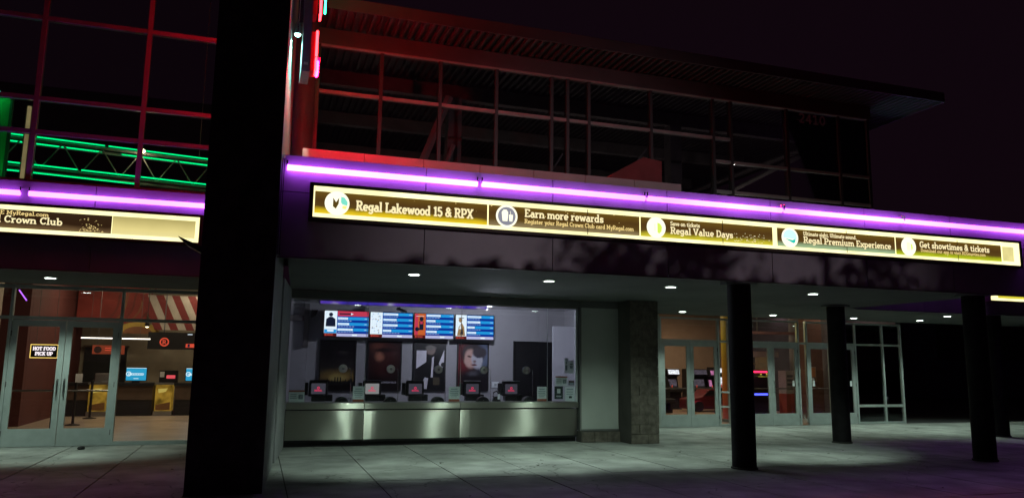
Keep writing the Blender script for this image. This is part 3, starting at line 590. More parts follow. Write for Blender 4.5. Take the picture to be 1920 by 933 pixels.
# posters: generic stand-ins ---------------------------------------------
def poster_mat(name, base, blobs, x0, x1, z0, z1):
    """soft painted shapes: (cx, cz, rx, rz, softness, colour) in poster-relative units"""
    m = bpy.data.materials.new(name); m.use_nodes = True; n = m.node_tree; L = n.links; b = n.nodes['Principled BSDF']; b.inputs['Roughness'].default_value = .3
    g = n.nodes.new('ShaderNodeNewGeometry'); nz = n.nodes.new('ShaderNodeTexNoise'); nz.inputs['Scale'].default_value = 9; L.new(g.outputs['Position'], nz.inputs['Vector'])
    vm = n.nodes.new('ShaderNodeVectorMath'); vm.operation = 'MULTIPLY_ADD'; vm.inputs[1].default_value = (.05, 0, .05); L.new(nz.outputs['Color'], vm.inputs[0]); L.new(g.outputs['Position'], vm.inputs[2])
    cur = None
    for (cx, cz, rx, rz, so_, c) in blobs:
        mp = n.nodes.new('ShaderNodeMapping'); W, Hh = x1-x0, z1-z0
        mp.inputs['Scale'].default_value = (1/(rx*W), 0, 1/(rz*Hh)); mp.inputs['Location'].default_value = (-(x0+cx*W+.025)/(rx*W), 0, -(z0+cz*Hh+.025)/(rz*Hh)); L.new(vm.outputs[0], mp.inputs[0])
        ln = n.nodes.new('ShaderNodeVectorMath'); ln.operation = 'LENGTH'; L.new(mp.outputs[0], ln.inputs[0])
        mr = n.nodes.new('ShaderNodeMapRange'); mr.interpolation_type = 'SMOOTHSTEP'; mr.inputs['From Min'].default_value = 1+so_; mr.inputs['From Max'].default_value = max(0, 1-so_); L.new(ln.outputs['Value'], mr.inputs['Value'])
        mx_ = n.nodes.new('ShaderNodeMixRGB'); L.new(mr.outputs[0], mx_.inputs[0]); mx_.inputs[2].default_value = c+(1,)
        if cur is None: mx_.inputs[1].default_value = base+(1,)
        else: L.new(cur, mx_.inputs[1])
        cur = mx_.outputs[0]
    L.new(cur, b.inputs['Base Color']); return m
pst = [(1.395, 2.165), (2.49, 3.23), (3.575, 4.30), (4.64, 5.375)]
plb = ['leftmost wall poster, dusky with a golden glow along the bottom', 'wall poster with a dim reddish face under the second screen', 'wall poster with a dark-suited figure on black and white', 'rightmost wall poster with a pale face on red and blue']
PB = [((.010, .009, .011), [(.5, .40, .9, .22, .7, (.035, .03, .03)), (.55, .27, .55, .12, .8, (.34, .22, .07)), (.52, .25, .22, .07, .6, (.55, .42, .14)), (.5, .05, .9, .13, .25, (.008, .007, .007))]),
      ((.012, .008, .009), [(.5, .70, .5, .35, .8, (.05, .012, .012)), (.30, .90, .22, .10, .9, (.16, .05, .035)), (.34, .70, .13, .09, .6, (.42, .17, .11)), (.62, .82, .2, .12, .7, (.07, .02, .02)), (.5, .84, .35, .04, .6, (.02, .008, .008)), (.45, .45, .25, .12, .8, (.05, .012, .012))]),
      ((.010, .010, .012), [(.53, .855, .15, .10, .18, (.26, .19, .17)), (.53, .905, .17, .055, .35, (.19, .17, .16))]),
      ((.02, .016, .022), [(.12, .5, .35, .6, .8, (.16, .02, .025)), (.85, .75, .28, .3, .7, (.16, .20, .30)), (.50, .78, .40, .24, .25, (.05, .04, .045)), (.43, .68, .23, .21, .2, (.66, .42, .36)), (.64, .66, .19, .20, .22, (.55, .55, .62)), (.72, .82, .24, .11, .2, (.07, .06, .07)), (.38, .735, .07, .022, .5, (.10, .05, .05)), (.68, .735, .07, .024, .4, (.05, .05, .07)), (.55, .62, .05, .03, .8, (.22, .13, .13)), (.53, .55, .09, .024, .5, (.14, .03, .035)), (.5, .26, .55, .19, .5, (.015, .012, .016)), (.5, .36, .16, .05, .9, (.10, .10, .12))])]
pw = mat('poster_white', (.74, .72, .80), .4); pgold = mat('poster_dull_gold', (.10, .08, .05), .4); ptree = mat('poster_tree', (.006, .006, .006), .5)
for i, (a, b) in enumerate(pst):
    t = thing('movie_poster', plb[i], 'poster', ((a+b)/2, 18.07, 1.0), 'posters in the ticket booth'); z0, z1, y = 1.0, 2.10, 18.062
    f_ = MB().box(a-.03, a, 18.05, 18.099, z0-.03, z1+.03).box(b, b+.03, 18.05, 18.099, z0-.03, z1+.03).box(a, b, 18.05, 18.099, z1, z1+.03).box(a, b, 18.05, 18.099, z0-.03, z0)
    f_.build('frame', black_pl, t)
    MB().rect(a, b, z0, z1, y).build('print', poster_mat('poster_%d' % i, PB[i][0], PB[i][1], a, b, z0, z1), t)
    mb = MB(); W = b-a; y -= .002
    if i == 0:
        for k in range(22):
            x = a+W*(.03+.94*k/21); hh = random.uniform(.02, .13)*(1.4 if abs(k-10.5) > 5 else .7); mb.poly([(x-.03, y-k*.0001, z0+.13), (x+.03, y-k*.0001, z0+.13), (x+.008, y-k*.0001, z0+.15+hh)], 0)
        for k in range(3): x = a+W*(.44+.08*k); mb.rect(x-.013, x+.013, z0+.17, z0+.29, y-.0035, 0)
        mb.build('silhouette', [ptree], t)
    elif i == 1:
        words('HALLOWEEN KILLS', a+.30*W, 1.16, y-.003, W*.58, .035, pw, t, .2)
    elif i == 2:
        mb.poly([(a+.05*W, y, 1.50), (a+.38*W, y, 1.66), (a+.38*W, y, 1.93), (a+.05*W, y, 1.93)], 0); mb.poly([(a+.18*W, y, 1.03), (a+.42*W, y, 1.03), (a+.46*W, y, 1.28), (a+.34*W, y, 1.30)], 0)
        mb.poly([(a+.80*W, y, 1.62), (a+.98*W, y, 1.95), (a+.98*W, y, 1.60), (a+.90*W, y, 1.48)], 0); mb.disc(a+.95*W, 1.60, y-.0006, .055, 14, 1)
        mb.poly([(a+.54*W, y-.0018, 1.30), (a+.61*W, y-.0018, 1.30), (a+.64*W, y-.0018, 1.80), (a+.57*W, y-.0018, 1.76)], 0)
        mb.build('pale_shapes', [pw, black_pl], t); MB().rect(a+.62*W, a+.84*W, 1.12, 1.30, y-.0028).build('gold_block', pgold, t)

# counter equipment --------------------------------------------------------
pos_scr = glow('till_screen', (.055, .052, .07), 1.0); pos_scr_hi = glow('till_screen_bright', (.26, .26, .26), 1.0); pos_red = glow('till_logo', (.9, .04, .13), 1.0)
for i, (x, lb, hi) in enumerate(((1.22, 'leftmost black till on the ticket counter', 0), (2.30, 'second black till from the left, with the brightest screen', 1), (3.20, 'middle black till under the suited-figure poster', 0), (4.44, 'fourth black till from the left, beside the last poster', 0), (5.32, 'rightmost black till in front of the dark doorway', 0))):
    t = thing('till', lb, 'till', (x, 16.15, .84), 'tills on the ticket counter'); y = 16.0; w_ = .19
    MB().slab([(x-w_, .95), (x+w_, .95), (x+w_-.01, 1.26), (x-w_+.01, 1.26)], y+.02, y+.14).build('housing', black_pl, t, bevel=.012)
    MB().box(x-.26, x-.2, y+.05, y+.2, .97, 1.22).build('card_reader', black_pl, t, bevel=.01)
    MB().box(x-.12, x+.15, y+.06, y+.24, .845, .949).build('stand', black_pl, t, bevel=.01)
    MB().box(x-.02, x+.30, y+.14, y+.30, .845, .98).build('printer', black_matte, t, bevel=.012)
    MB().rect(x-w_+.05, x+w_-.05, .995, 1.205, y+.018).build('screen', pos_scr_hi if hi else pos_scr, t)
    mb = MB().ring(x, 1.115, y+.016, .014, .027, 20); text_mb('REGAL', x-.075, 1.05, y+.016, .15, .030, .26, mb); mb.build('logo', pos_red, t)
    MB().box(x-.17, x+.19, y+.015, y+.15, 1.262, 1.272).build('top_edge', steel_trim if i > 2 else black_pl, t)
for i, (x, w_) in enumerate(((1.645, .13), (2.615, .13), (3.595, .13), (4.56, .13), (5.57, .13))):
    o = MB().slab([(x+w_*math.cos(rad(a)), .842+.115*math.sin(rad(a))) for a in range(180, -1, -12)][::-1], 15.56, 15.72)
    t = thing('pass_through', ['leftmost', 'second', 'middle', 'fourth', 'rightmost'][i]+' black dome-shaped ticket opening at the glass foot', 'ticket opening', (x, 15.6, .842), 'dome openings along the glass foot')
    o.build('hood', black_pl, t, bevel=.01); MB().lathe((x, 15.553, .885), [(.008, 0), (.012, .004)], 12, axis='y').build('screw', chrome, t)
for i, x in enumerate((1.635, 2.58, 3.56, 4.53, 5.475)):
    t = thing('speaking_disc', ['leftmost', 'second', 'middle', 'fourth', 'rightmost'][i]+' round chrome speak-through disc set in the booth glass', 'speak-through', (x, 15.45, .86), 'speak-through discs in the booth glass')
    MB().lathe((x, 15.46, 1.51), [(.03, -.016), (.075, -.012), (.082, -.002), (.082, .042)], 28, axis='y').build('disc', mat('satin_steel', (.85, .85, .85), .32, 1.0, var=.05), t, smooth=True)
    MB().lathe((x, 15.44, 1.51), [(.006, -.004), (.024, 0), (.026, .003)], 16, axis='y').build('boss', steel_trim, t, smooth=True)
    MB().tube([(x+.08, 15.54, 1.515), (x+.145, 15.54, 1.515), (x+.165, 15.54, 1.49), (x+.17, 15.54, .86)], .005, 8).build('cable_rod', chrome, t, smooth=True)
def notice(x0, x1, z0, z1, y, label, bits, base=paper, group='paper notices in the booth window'):
    t = thing('paper_notice', label, 'notice', ((x0+x1)/2, y, z0), group)
    MB().box(x0, x1, y, y+.003, z0, z1).build('sheet', base, t)
    mb = MB(); ms = [print_red, print_grey, print_dark, paper]
    for q in bits: mb.rect(x0+(x1-x0)*q[0], x0+(x1-x0)*q[1], z0+(z1-z0)*q[2], z0+(z1-z0)*q[3], y-.0012, q[4])
    mb.build('print', ms, t)
std = [(0, 1, 0, .16, 0), (.2, .8, .80, .86, 1), (.12, .88, .66, .71, 1), (.12, .85, .54, .59, 1), (.15, .88, .42, .47, 1), (.2, .75, .30, .34, 1)]
sq = [(0, 1, .86, 1, 0), (.08, .5, .62, .68, 1), (.08, .48, .46, .52, 1), (.08, .5, .30, .36, 1), (.62, .9, .25, .65, 1), (.7, .83, .36, .54, 3)]
yn = 15.522
notice(.635, .925, .86, 1.085, yn, 'wide white notice with a red head at the far left of the glass', sq)
notice(1.85, 2.07, .86, 1.165, yn, 'white notice with a red foot beside the second till', std)
notice(3.80, 4.03, .86, 1.165, yn, 'white notice with a red foot left of the fourth till', std)
notice(5.74, 5.955, .86, 1.165, yn, 'white notice with a red foot in front of the dark doorway', std)
notice(6.16, 6.44, 1.185, 1.39, yn, 'wide white notice with a red head at the right end of the glass', sq)
notice(6.14, 6.335, .905, 1.175, yn, 'dark green notice low at the right end of the glass', [(.3, .7, .45, .8, 3), (.2, .8, .2, .26, 3), (.25, .75, .1, .14, 1)], print_dark)
notice(6.385, 6.61, .86, 1.165, yn, 'white notice at the bottom right corner of the glass', [(.15, .85, .8, .86, 1), (.15, .8, .62, .66, 1), (.15, .85, .46, .5, 1), (.4, .7, .2, .35, 2)])
notice(6.47, 6.60, 1.20, 1.30, yn, 'small dark notice beside the wide one at the right', [(.1, .9, .1, .5, 1)], mat('printed_brown', (.12, .09, .08), .8))
notice(6.47, 6.585, 1.45, 1.72, yn, 'small white sheet high on the right-hand glass', [(.2, .8, .7, .76, 2), (.2, .8, .4, .6, 1)])
notice(6.37, 6.455, 1.47, 1.78, yn, 'narrow white slip high on the right-hand glass', [(.2, .8, .15, .5, 1), (.3, .7, .6, .75, 1)])
hk = thing('desk_telephone', 'small black telephone with a white tag by the fourth till', 'telephone', (4.92, 15.85, .84))
MB().slab([(4.85, .842), (5.02, .842), (4.99, .95), (4.88, .95)], 15.8, 15.92).build('base', black_pl, hk, bevel=.01)
MB().tube([(4.86, 15.86, .94), (4.87, 15.86, 1.03), (4.93, 15.86, 1.06), (4.99, 15.86, 1.02), (5.0, 15.86, .93)], .014, 8).build('cord_loop', black_pl, hk, smooth=True)
MB().box(4.94, 4.99, 15.785, 15.79, .89, 1.0).build('tag', paper, hk)
sw = thing('wall_switch', 'pale switch box on the booth wall behind the rightmost till', 'switch', (5.72, 18.05, 1.1))
MB().box(5.50, 5.68, 18.06, 18.099, 1.06, 1.20).build('box', paper, sw, bevel=.006); MB().box(5.56, 5.62, 18.05, 18.059, 1.10, 1.16).build('rocker', alum, sw)

# infill wall panel and block wall ------------------------------------------
wpn = thing('wall_panel', 'blank grey-green wall panel in a steel frame beside the ticket window', 'wall panel', (7.3, 15.45, 0))
bx('panel', wpn, panel_m, 6.72, 7.85, 15.44, 15.6, .27, 2.88)
bx('frame', wpn, header_m, 7.852, 7.92, 15.40, 15.6, .24, 2.91); bx('frame', wpn, header_m, 6.68, 6.718, 15.40, 15.6, .24, 2.91); bx('frame', wpn, header_m, 6.72, 7.85, 15.41, 15.6, .235, .268); bx('frame', wpn, header_m, 6.705, 7.7, 15.405, 15.6, 2.882, 3.03)
blk = thing('block_wall', 'rough brown concrete block pier between ticket window and arcade doors', 'block wall', (8, 14.85, 0))
bx('core', blk, mortar_m, 7.605, 8.25, 14.83, 15.39, 0, 3.03); bx('core', blk, mortar_m, 7.93, 8.25, 15.391, 18.59, 0, 3.03)
bx('core', blk, mortar_m, 6.68, 7.60, 15.33, 15.6, 0, .225)
bm = {}
def blocks(x0, x1, y0, y1, z0, z1, along='x'):
    key = (round(x1-x0, 3), round(y1-y0, 3), round(z1-z0, 3))
    if key not in bm:
        mb = MB().box(0, x1-x0, 0, y1-y0, 0, z1-z0); o = mb.build('block', block_m, None); bm[key] = o.data
        b = o.modifiers.new('bevel', 'BEVEL'); b.width = .008; b.segments = 1
    else: o = bpy.data.objects.new('block', bm[key]); COL.objects.link(o)
    o.parent = blk; o.location = Vector((x0+random.uniform(-.003, .003), y0+random.uniform(-.004, .004), z0))-Vector(blk['_o'])
for c in range(15):
    z0, z1 = c*.202+.003, (c+1)*.202-.004
    offs = .0 if c % 2 == 0 else .2
    xs_ = [7.60, 8.0, 8.27] if c % 2 == 0 else [7.60, 7.80, 8.20, 8.27]
    for a, b in zip(xs_[:-1], xs_[1:]): blocks(a+.004, b-.004, 14.80, 14.828, z0, z1)
    y = 14.83
    yy = [14.83+.4*k+(0 if c % 2 else .2)*(k > 0) for k in range(10)]
    for a, b in zip(yy[:-1], yy[1:]):
        if b < 18.6: blocks(8.252, 8.28, a+.004, b-.004, z0, z1)
for k in range(3): blocks(6.69+.30*k, 6.69+.30*k+.292, 15.30, 15.328, .006, .218)

# ------------------------------------------------------------------ entrances
def door_leaf(t, x0, x1, y, z1, hand, pull=True, bar=True, sticker=False):
    st = .105; mb = MB().box(x0, x0+st, y-.025, y+.025, .01, z1).box(x1-st, x1, y-.025, y+.025, .01, z1).box(x0+st, x1-st, y-.025, y+.025, .01, .33).box(x0+st, x1-st, y-.025, y+.025, z1-.12, z1)
    d = mb.build('door', alum, t)
    MB().box(x0+st, x1-st, y-.004, y+.004, .33, z1-.12).build('glass', clear, d)
    if bar: MB().tube([(x0+st-.01, y+.06, 1.03), (x1-st+.01, y+.06, 1.03)], .018, 8).build('push_bar', steel_trim, d, smooth=True)
    if pull:
        hx = x1-st*.5 if hand > 0 else x0+st*.5
        MB().tube([(hx, y-.026, 1.24), (hx, y-.08, 1.24), (hx, y-.085, 1.22), (hx, y-.085, .96), (hx, y-.08, .94), (hx, y-.026, .94)], .012, 8).build('pull_handle', steel_trim, d, smooth=True)
    for zz in (.25, 1.15, 2.1):
        hx = x0 if hand > 0 else x1
        MB().tube([(hx, y-.03, zz-.05), (hx, y-.03, zz+.05)], .012, 8).build('hinge', dark_steel, d, smooth=True)
    if sticker: MB().rect(x1-st-.10 if hand < 0 else x0+st+.04, x1-st-.02 if hand < 0 else x0+st+.12, 1.1, 1.26, y-.006).build('sticker', paper, d)
    return d
def posts(t, xs_, y, z1, wd=.05):
    for x in xs_: MB().box(x-wd/2, x+wd/2, y-.05, y+.05, 0, z1).build('post', alum, t)
def pane(t, x0, x1, z0, z1, y, nm='glass_pane'): return MB().box(x0, x1, y-.004, y+.004, z0, z1).build(nm, clear, t)
def rail(t, x0, x1, z, y, h=.05): return MB().box(x0, x1, y-.045, y+.045, z-h/2, z+h/2).build('rail', alum, t)
yl_ = 16.7
eL = thing('glazed_entrance', 'pair of pale aluminium glazed doors to the lobby left of the pier', 'entrance', (-3, yl_, 0), 'glazed entrances')
posts(eL, (-4.455, -2.565), yl_, 3.03)
door_leaf(eL, -4.425, -3.515, yl_, 2.36, 1); door_leaf(eL, -3.505, -2.595, yl_, 2.36, -1)
rail(eL, -4.43, -2.59, 2.40, yl_, .06); rail(eL, -2.54, -.36, 2.40, yl_, .06); rail(eL, -4.43, -2.59, 2.99, yl_, .07); rail(eL, -2.54, -.36, 2.99, yl_, .07); rail(eL, -2.54, -.36, .04, yl_, .075)
pane(eL, -4.43, -2.59, 2.43, 2.955, yl_); pane(eL, -2.54, -.36, 2.43, 2.955, yl_); pane(eL, -2.54, -.36, .078, 2.37, yl_)
rail(eL, -6.2, -4.48, 2.40, yl_, .06); pane(eL, -6.2, -4.48, .078, 2.37, yl_); pane(eL, -6.2, -4.48, 2.43, 2.955, yl_); rail(eL, -6.2, -4.48, 2.99, yl_, .07); rail(eL, -6.2, -4.48, .04, yl_, .075)
posts(eL, (-.335, -6.23), yl_, 3.03)
bx('threshold', eL, steel_trim, -4.43, -2.59, yl_-.08, yl_+.05, .0005, .009)
yr = 18.65
def ent(label, x0, xm, x1, sx0, sx1, stick=True, pulls=True):
    t = thing('glazed_entrance', label, 'entrance', (xm, yr, 0), 'glazed entrances')
    posts(t, (x0-.03, x1+.03), yr, 2.98)
    door_leaf(t, x0, xm-.005, yr, 2.30, 1, pull=False, sticker=stick); door_leaf(t, xm+.005, x1, yr, 2.30, -1, pull=pulls, sticker=stick)
    rail(t, x0, x1, 2.335, yr, .06); rail(t, x0, x1, 2.955, yr, .05); pane(t, x0, x1, 2.365, 2.93, yr)
    bx('threshold', t, steel_trim, x0, x1, yr-.08, yr+.05, .0005, .009)
    return t
e1 = ent('first pair of glazed doors, right beside the block wall', 10.50, 11.40, 12.28, 0, 0, False)
e2 = ent('second pair of glazed doors, behind the leftmost round column', 13.12, 14.06, 14.98, 0, 0)
e3 = ent('third pair of glazed doors, behind the middle round column', 15.34, 16.2, 17.04, 0, 0, pulls=False)
for (a, b, owner, zs) in ((12.34, 12.62, e1, (.53, .93)), (12.66, 13.06, e1, (.53, .93))):
    zz = [.06]+list(zs)+[2.335]
    for z in zs: rail(owner, a, b, z, yr)
    rail(owner, a, b, .035, yr, .06); rail(owner, a, b, 2.335, yr, .06); rail(owner, a, b, 2.955, yr)
    for p, q in zip(zz[:-1], zz[1:]): pane(owner, a, b, p+.03, q-.03, yr)
    pane(owner, a, b, 2.37, 2.93, yr)
posts(e1, (12.64,), yr, 2.98, .035)
rail(e2, 15.04, 15.28, 2.335, yr); pane(e2, 15.04, 15.28, .05, 2.3, yr); pane(e2, 15.04, 15.28, 2.37, 2.95, yr)
eg = thing('glazed_corner', 'glazed window bay with a low rail at the right end of the arcade front', 'window bay', (18, yr, 0))
posts(eg, (18.1, 18.80), yr, 2.98, .06)
for a, b in ((17.10, 18.07), (18.13, 18.77)):
    rail(eg, a, b, .53, yr, .07); rail(eg, a, b, .035, yr, .06); rail(eg, a, b, 2.335, yr); rail(eg, a, b, 2.955, yr)
    pane(eg, a, b, .065, .49, yr); pane(eg, a, b, .57, 2.30, yr); pane(eg, a, b, 2.37, 2.93, yr)
# wall strip between the block wall and first doors
struct(bx('wall_jamb', None, panel_m, 8.29, 10.44, 18.6, 18.8, 0, 3.03))

# ------------------------------------------------------------------ left lobby
tan_floor = mat('lobby_tile', (.40, .32, .24), .35, var=.2, vscale=1.4)
beige = mat('lobby_beige_wall', (.30, .26, .19), .85, var=.12); redwall = mat('lobby_red_wall', (.105, .026, .022), .7, var=.1); wood = mat('counter_brown', (.10, .065, .045), .6, var=.2)
struct(bx('lobby_floor', None, tan_floor, -8.4, -.2, 16.76, 29.0, -.03, .004))
struct(bx('lobby_back_wall', None, beige, -8.4, .6, 27.6, 27.8, 0, 5.9)); struct(bx('lobby_red_wall', None, redwall, -7.3, -5.35, 21.5, 21.7, 0, 4.4)); struct(bx('lobby_side_wall', None, beige, -.2, -.05, 16.8, 27.59, 0, 4.4))
struct(bx('lobby_side_wall', None, beige, -8.5, -8.41, 16.8, 27.59, 0, 4.4)); struct(bx('lobby_ceiling', None, mat('lobby_ceiling_paint', (.05, .045, .045), .9), -8.4, -.2, 16.8, 27.59, 4.4, 4.5))
struct(bx('lobby_red_wall', None, redwall, -5.42, -5.35, 21.71, 27.59, 0, 4.4))
# mural: red paint with stripes of an awning
mur = thing('wall_mural', 'red painted mural with a red and white striped awning above the concession counter', 'mural', (-3, 26.3, 2.6))
bx('board', mur, mat('mural_red', (.26, .035, .025), .7, var=.25, vscale=2.5), -5.3, -3.35, 26.3, 26.36, 2.72, 4.2)
orange_m = mat('mural_orange', (.26, .11, .05), .7); 
for k in range(5):
    x = -4.55+.22*k; pts = [(x+.10*j*.9+.10*math.sin(j*.8), 2.75+.17*j) for j in range(8)]
    mb = MB()
    for (p, q) in zip(pts[:-1], pts[1:]): mb.quad((p[0], 26.297, p[1]), (p[0]+.055, 26.297, p[1]), (q[0]+.055, 26.297, q[1]), (q[0], 26.297, q[1]))
    mb.build('stroke', orange_m if k % 2 else mat('mural_dark', (.16, .03, .02), .7), mur)
aw_r = mat('awning_red', (.17, .022, .02), .8); aw_w = mat('awning_white', (.42, .38, .32), .8)
for k in range(12):
    x = -3.36+.23*k
    MB().slab([(x+.30, 2.55), (x+.53, 2.55), (x+.03, 3.62), (x-.20, 3.62)], 26.0+.001*k, 26.1).build('awning_stripe', aw_w if k % 2 else aw_r, mur)
yw = thing('yellow_medallion', 'yellow rounded board under the mural in the lobby', 'wall board', (-3.6, 26.2, 2.5))
MB().slab([(-3.55+.62*math.cos(rad(a)), 2.42+.36*math.sin(rad(a))) for a in range(180, -1, -10)][::-1], 26.18, 26.24).build('board', mat('yellow_paint', (.52, .36, .07), .7), yw); MB().slab([(-3.55+.42*math.cos(rad(a)), 2.42+.22*math.sin(rad(a))) for a in range(180, -1, -12)][::-1], 26.16, 26.178).build('arc', orange_m, yw)
t = thing('neon_tube', 'short slanting purple tube imitating a neon reflection high in the left lobby', 'neon tube', (-4.46, 17.6, 2.78)); MB().tube([(-4.611, 17.6, 2.990), (-4.461, 17.6, 2.781)], .012, 8).build('tube', glow('purple_reflection', (.45, .12, 1.0), 2.2), t, smooth=True); MB().tube([(-4.611, 17.61, 2.990), (-4.611, 17.61, 4.39)], .006, 6).build('hanger', dark_steel, t)  # added glowing tube in place of a purple neon reflection
t = thing('pilaster', 'cream lit pilaster at the far left edge beside the lobby doors', 'pilaster', (-5.1, 17.6, 0)); bx('shaft', t, mat('cream_pilaster', (.55, .47, .34), .8), -5.25, -4.93, 17.5, 17.8, .005, 4.39); bx('base', t, dark_steel, -5.27, -4.91, 17.48, 17.82, .005, .12)
# concession counters
red_pr = glow('lobby_red_sign', (.9, .10, .05), .9)
def counter(x0, x1, label):
    t = thing('concession_counter', label, 'counter', ((x0+x1)/2, 25, 0), 'concession counters'); bx('body', t, black_matte, x0, x1, 25.0, 25.8, .0, .46); bx('upper_panel', t, wood, x0, x1, 24.99, 25.8, .461, .86); bx('top', t, black_pl, x0-.03, x1+.03, 24.93, 25.85, .861, .95)
    return t
counter(-5.2, -2.85, 'dark concession counter left of the lit snack case'); counter(-2.25, -.25, 'dark concession counter right of the lit snack case')
def case(x0, x1, label):
    t = thing('snack_case', label, 'snack case', ((x0+x1)/2, 24.9, 0), 'lit snack cases'); bx('base', t, steel_trim, x0, x1, 24.9, 25.6, 0, .14); bx('panel', t, glow('snack_light', (.72, .40, .05), .32, .6, 5), x0+.03, x1-.03, 24.905, 25.5, .145, .90); bx('top', t, steel_trim, x0, x1, 24.88, 25.6, .905, .96)
    MB().slab([(x0+.06, .17), (x1-.06, .17), (x1-.06, .40), (x0+.06, .32)], 24.895, 24.902).build('label_card', mat('snack_brown', (.25, .12, .04), .7), t); MB().slab([(x0+.12, .66), (x1-.2, .70), (x1-.15, .80), (x0+.1, .78)], 24.895, 24.902).build('label_card', glow('snack_hi', (.95, .70, .16), .6), t)
case(-2.80, -2.29, 'bright yellow snack case between the counters seen through the side window'); case(-4.55, -4.02, 'yellow snack case seen through the right-hand lobby door')
blue_s = glow('blue_screen', (.03, .36, .62), 1.15); blue_w = glow('blue_screen_white', (.8, .95, 1.0), 1.3)
def till2(x, label, w_=.54):
    t = thing('order_screen', label, 'screen', (x, 25.1, .95), 'blue order screens'); bx('foot', t, black_pl, x-.1, x+.1, 25.1, 25.3, .952, 1.02); bx('bezel', t, black_pl, x-w_/2-.02, x+w_/2+.02, 25.15, 25.19, 1.0, 1.40)
    MB().rect(x-w_/2, x+w_/2, 1.02, 1.385, 25.148).build('picture', blue_s, t)
    mb = MB(); 
    for k in range(9): a = x-w_*.36+k*w_*.085; mb.ring(a, 1.20, 25.146-k*.0003, .018, .032, 10)
    mb.ring(x-w_*.38, 1.21, 25.143, .05, .07, 16); mb.rect(x-.07, x+.07, 1.065, 1.08, 25.146); mb.rect(x-w_/2, x+w_/2, 1.372, 1.385, 25.146); mb.build('script', blue_w, t)
till2(-3.35, 'blue lit order screen on the left concession counter'); till2(-1.72, 'blue lit order screen half hidden by the pier')
t = thing('register', 'dark register with a small red display above the snack case', 'register', (-2.5, 25.1, .96)); bx('body', t, black_pl, -2.72, -2.22, 25.1, 25.4, .962, 1.32, bevel=.01); MB().rect(-2.52, -2.28, 1.08, 1.18, 25.097).build('display', glow('register_red', (.9, .10, .12), 1.0), t); bx('receipt', t, paper, -2.70, -2.58, 25.07, 25.09, 1.12, 1.28)
t = thing('register', 'pale register at the left end of the counter', 'register', (-4.25, 25.1, .95)); bx('body', t, steel_trim, -4.45, -4.05, 25.2, 25.5, .962, 1.22, bevel=.02); bx('slip', t, paper, -4.95, -4.77, 25.2, 25.22, .95, 1.2)
mn = thing('menu_board', 'black menu board with a red ring logo over the concession counter', 'menu board', (-2, 24.2, 1.9))
bx('board', mn, black_matte, -3.0, -.3, 24.2, 24.26, 1.93, 2.42); bx('hanger', mn, dark_steel, -2.6, -2.57, 24.22, 24.24, 2.421, 4.39); bx('hanger', mn, dark_steel, -.9, -.87, 24.22, 24.24, 2.421, 4.39)
MB().ring(-2.56, 2.14, 24.195, .09, .125, 28).build('ring', red_pr, mn); text_mb('R', -2.615, 2.085, 24.195, .11, .11, .2).build('letter', red_pr, mn)
bx('strip', mn, red_pr, -1.98, -1.3, 24.18, 24.197, 1.99, 2.10); MB().rect(-1.93, -1.87, 2.0, 2.09, 24.178).build('icon', s_dark, mn)
for a in (-1.95, -1.68, -1.45): MB().rect(a, a+.13, 2.36, 2.38, 24.197).build('caption', s_white, mn)
rs = thing('hanging_sign', 'long dull red sign hanging left of the menu board', 'sign', (-4, 24.3, 1.77)); bx('board', rs, glow('dull_red_sign', (.40, .07, .03), .55), -4.42, -3.6, 24.3, 24.34, 1.77, 2.02); MB().disc(-4.28, 1.89, 24.297, .10, 18).build('emblem', mat('sign_dark', (.06, .03, .03), .7), rs); MB().rect(-4.1, -3.75, 1.93, 1.95, 24.297).rect(-4.1, -3.85, 1.87, 1.89, 24.296).build('caption', red_pr, rs)
MB().tube([(-4.3, 24.32, 2.02), (-4.3, 24.32, 4.39)], .008, 6).build('wire', dark_steel, rs); MB().tube([(-3.7, 24.32, 2.02), (-3.7, 24.32, 4.39)], .008, 6).build('wire', dark_steel, rs)
ll = thing('linear_light', 'long bright linear light hung across the lobby', 'linear light', (-4, 22.6, 2.2)); bx('lens', ll, glow('linear_lens', (1.0, .88, .74), 4.0), -4.40, -2.75, 22.6, 22.66, 2.165, 2.19); bx('body', ll, dark_steel, -4.40, -2.75, 22.6, 22.66, 2.191, 2.23)
for x in (-4.2, -3.0): MB().tube([(x, 22.63, 2.23), (x, 22.63, 4.39)], .006, 6).build('wire', dark_steel, ll)
hf = thing('hot_food_sign', 'black sign reading HOT FOOD PICK UP in white with a yellow lit border', 'sign', (-4.4, 19.2, 1.65)); bx('board', hf, black_matte, -4.71, -4.15, 19.2, 19.24, 1.63, 1.95)
yb_ = glow('yellow_border', (1.0, .66, .16), 1.6); hfw = glow('hot_food_white', (1.0, .86, .90), 1.5)
for q in ((-4.70, -4.16, 1.925, 1.94), (-4.70, -4.16, 1.64, 1.655), (-4.70, -4.685, 1.656, 1.924), (-4.175, -4.16, 1.656, 1.924)): MB().rect(*q, 19.198).build('border', yb_, hf)
words('HOT FOOD', -4.65, 1.81, 19.197, .44, .075, hfw, hf, .24); words('PICK UP', -4.60, 1.70, 19.197, .34, .075, hfw, hf, .24)
for x in (-4.6, -4.25): MB().tube([(x, 19.22, 1.95), (x, 19.22, 4.39)], .005, 6).build('wire', dark_steel, hf)
# warm spot lamp and pantry boards
lsp = thing('track_spot', 'small warm spot lamp above the menu board', 'spot lamp', (-3.0, 24.0, 2.6)); MB().lathe((-3.02, 24.0, 2.56), [(.05, 0), (.07, .05), (.05, .14)], 16).build('can', black_pl, lsp, smooth=True); MB().lathe((-3.02, 23.99, 2.555), [(.05, 0), (.02, -.02)], 14).build('lens', glow('warm_lens', (1, .82, .45), 9), lsp); MB().tube([(-3.02, 24.0, 2.7), (-3.02, 24.0, 4.39)], .01, 6).build('stem', black_pl, lsp)
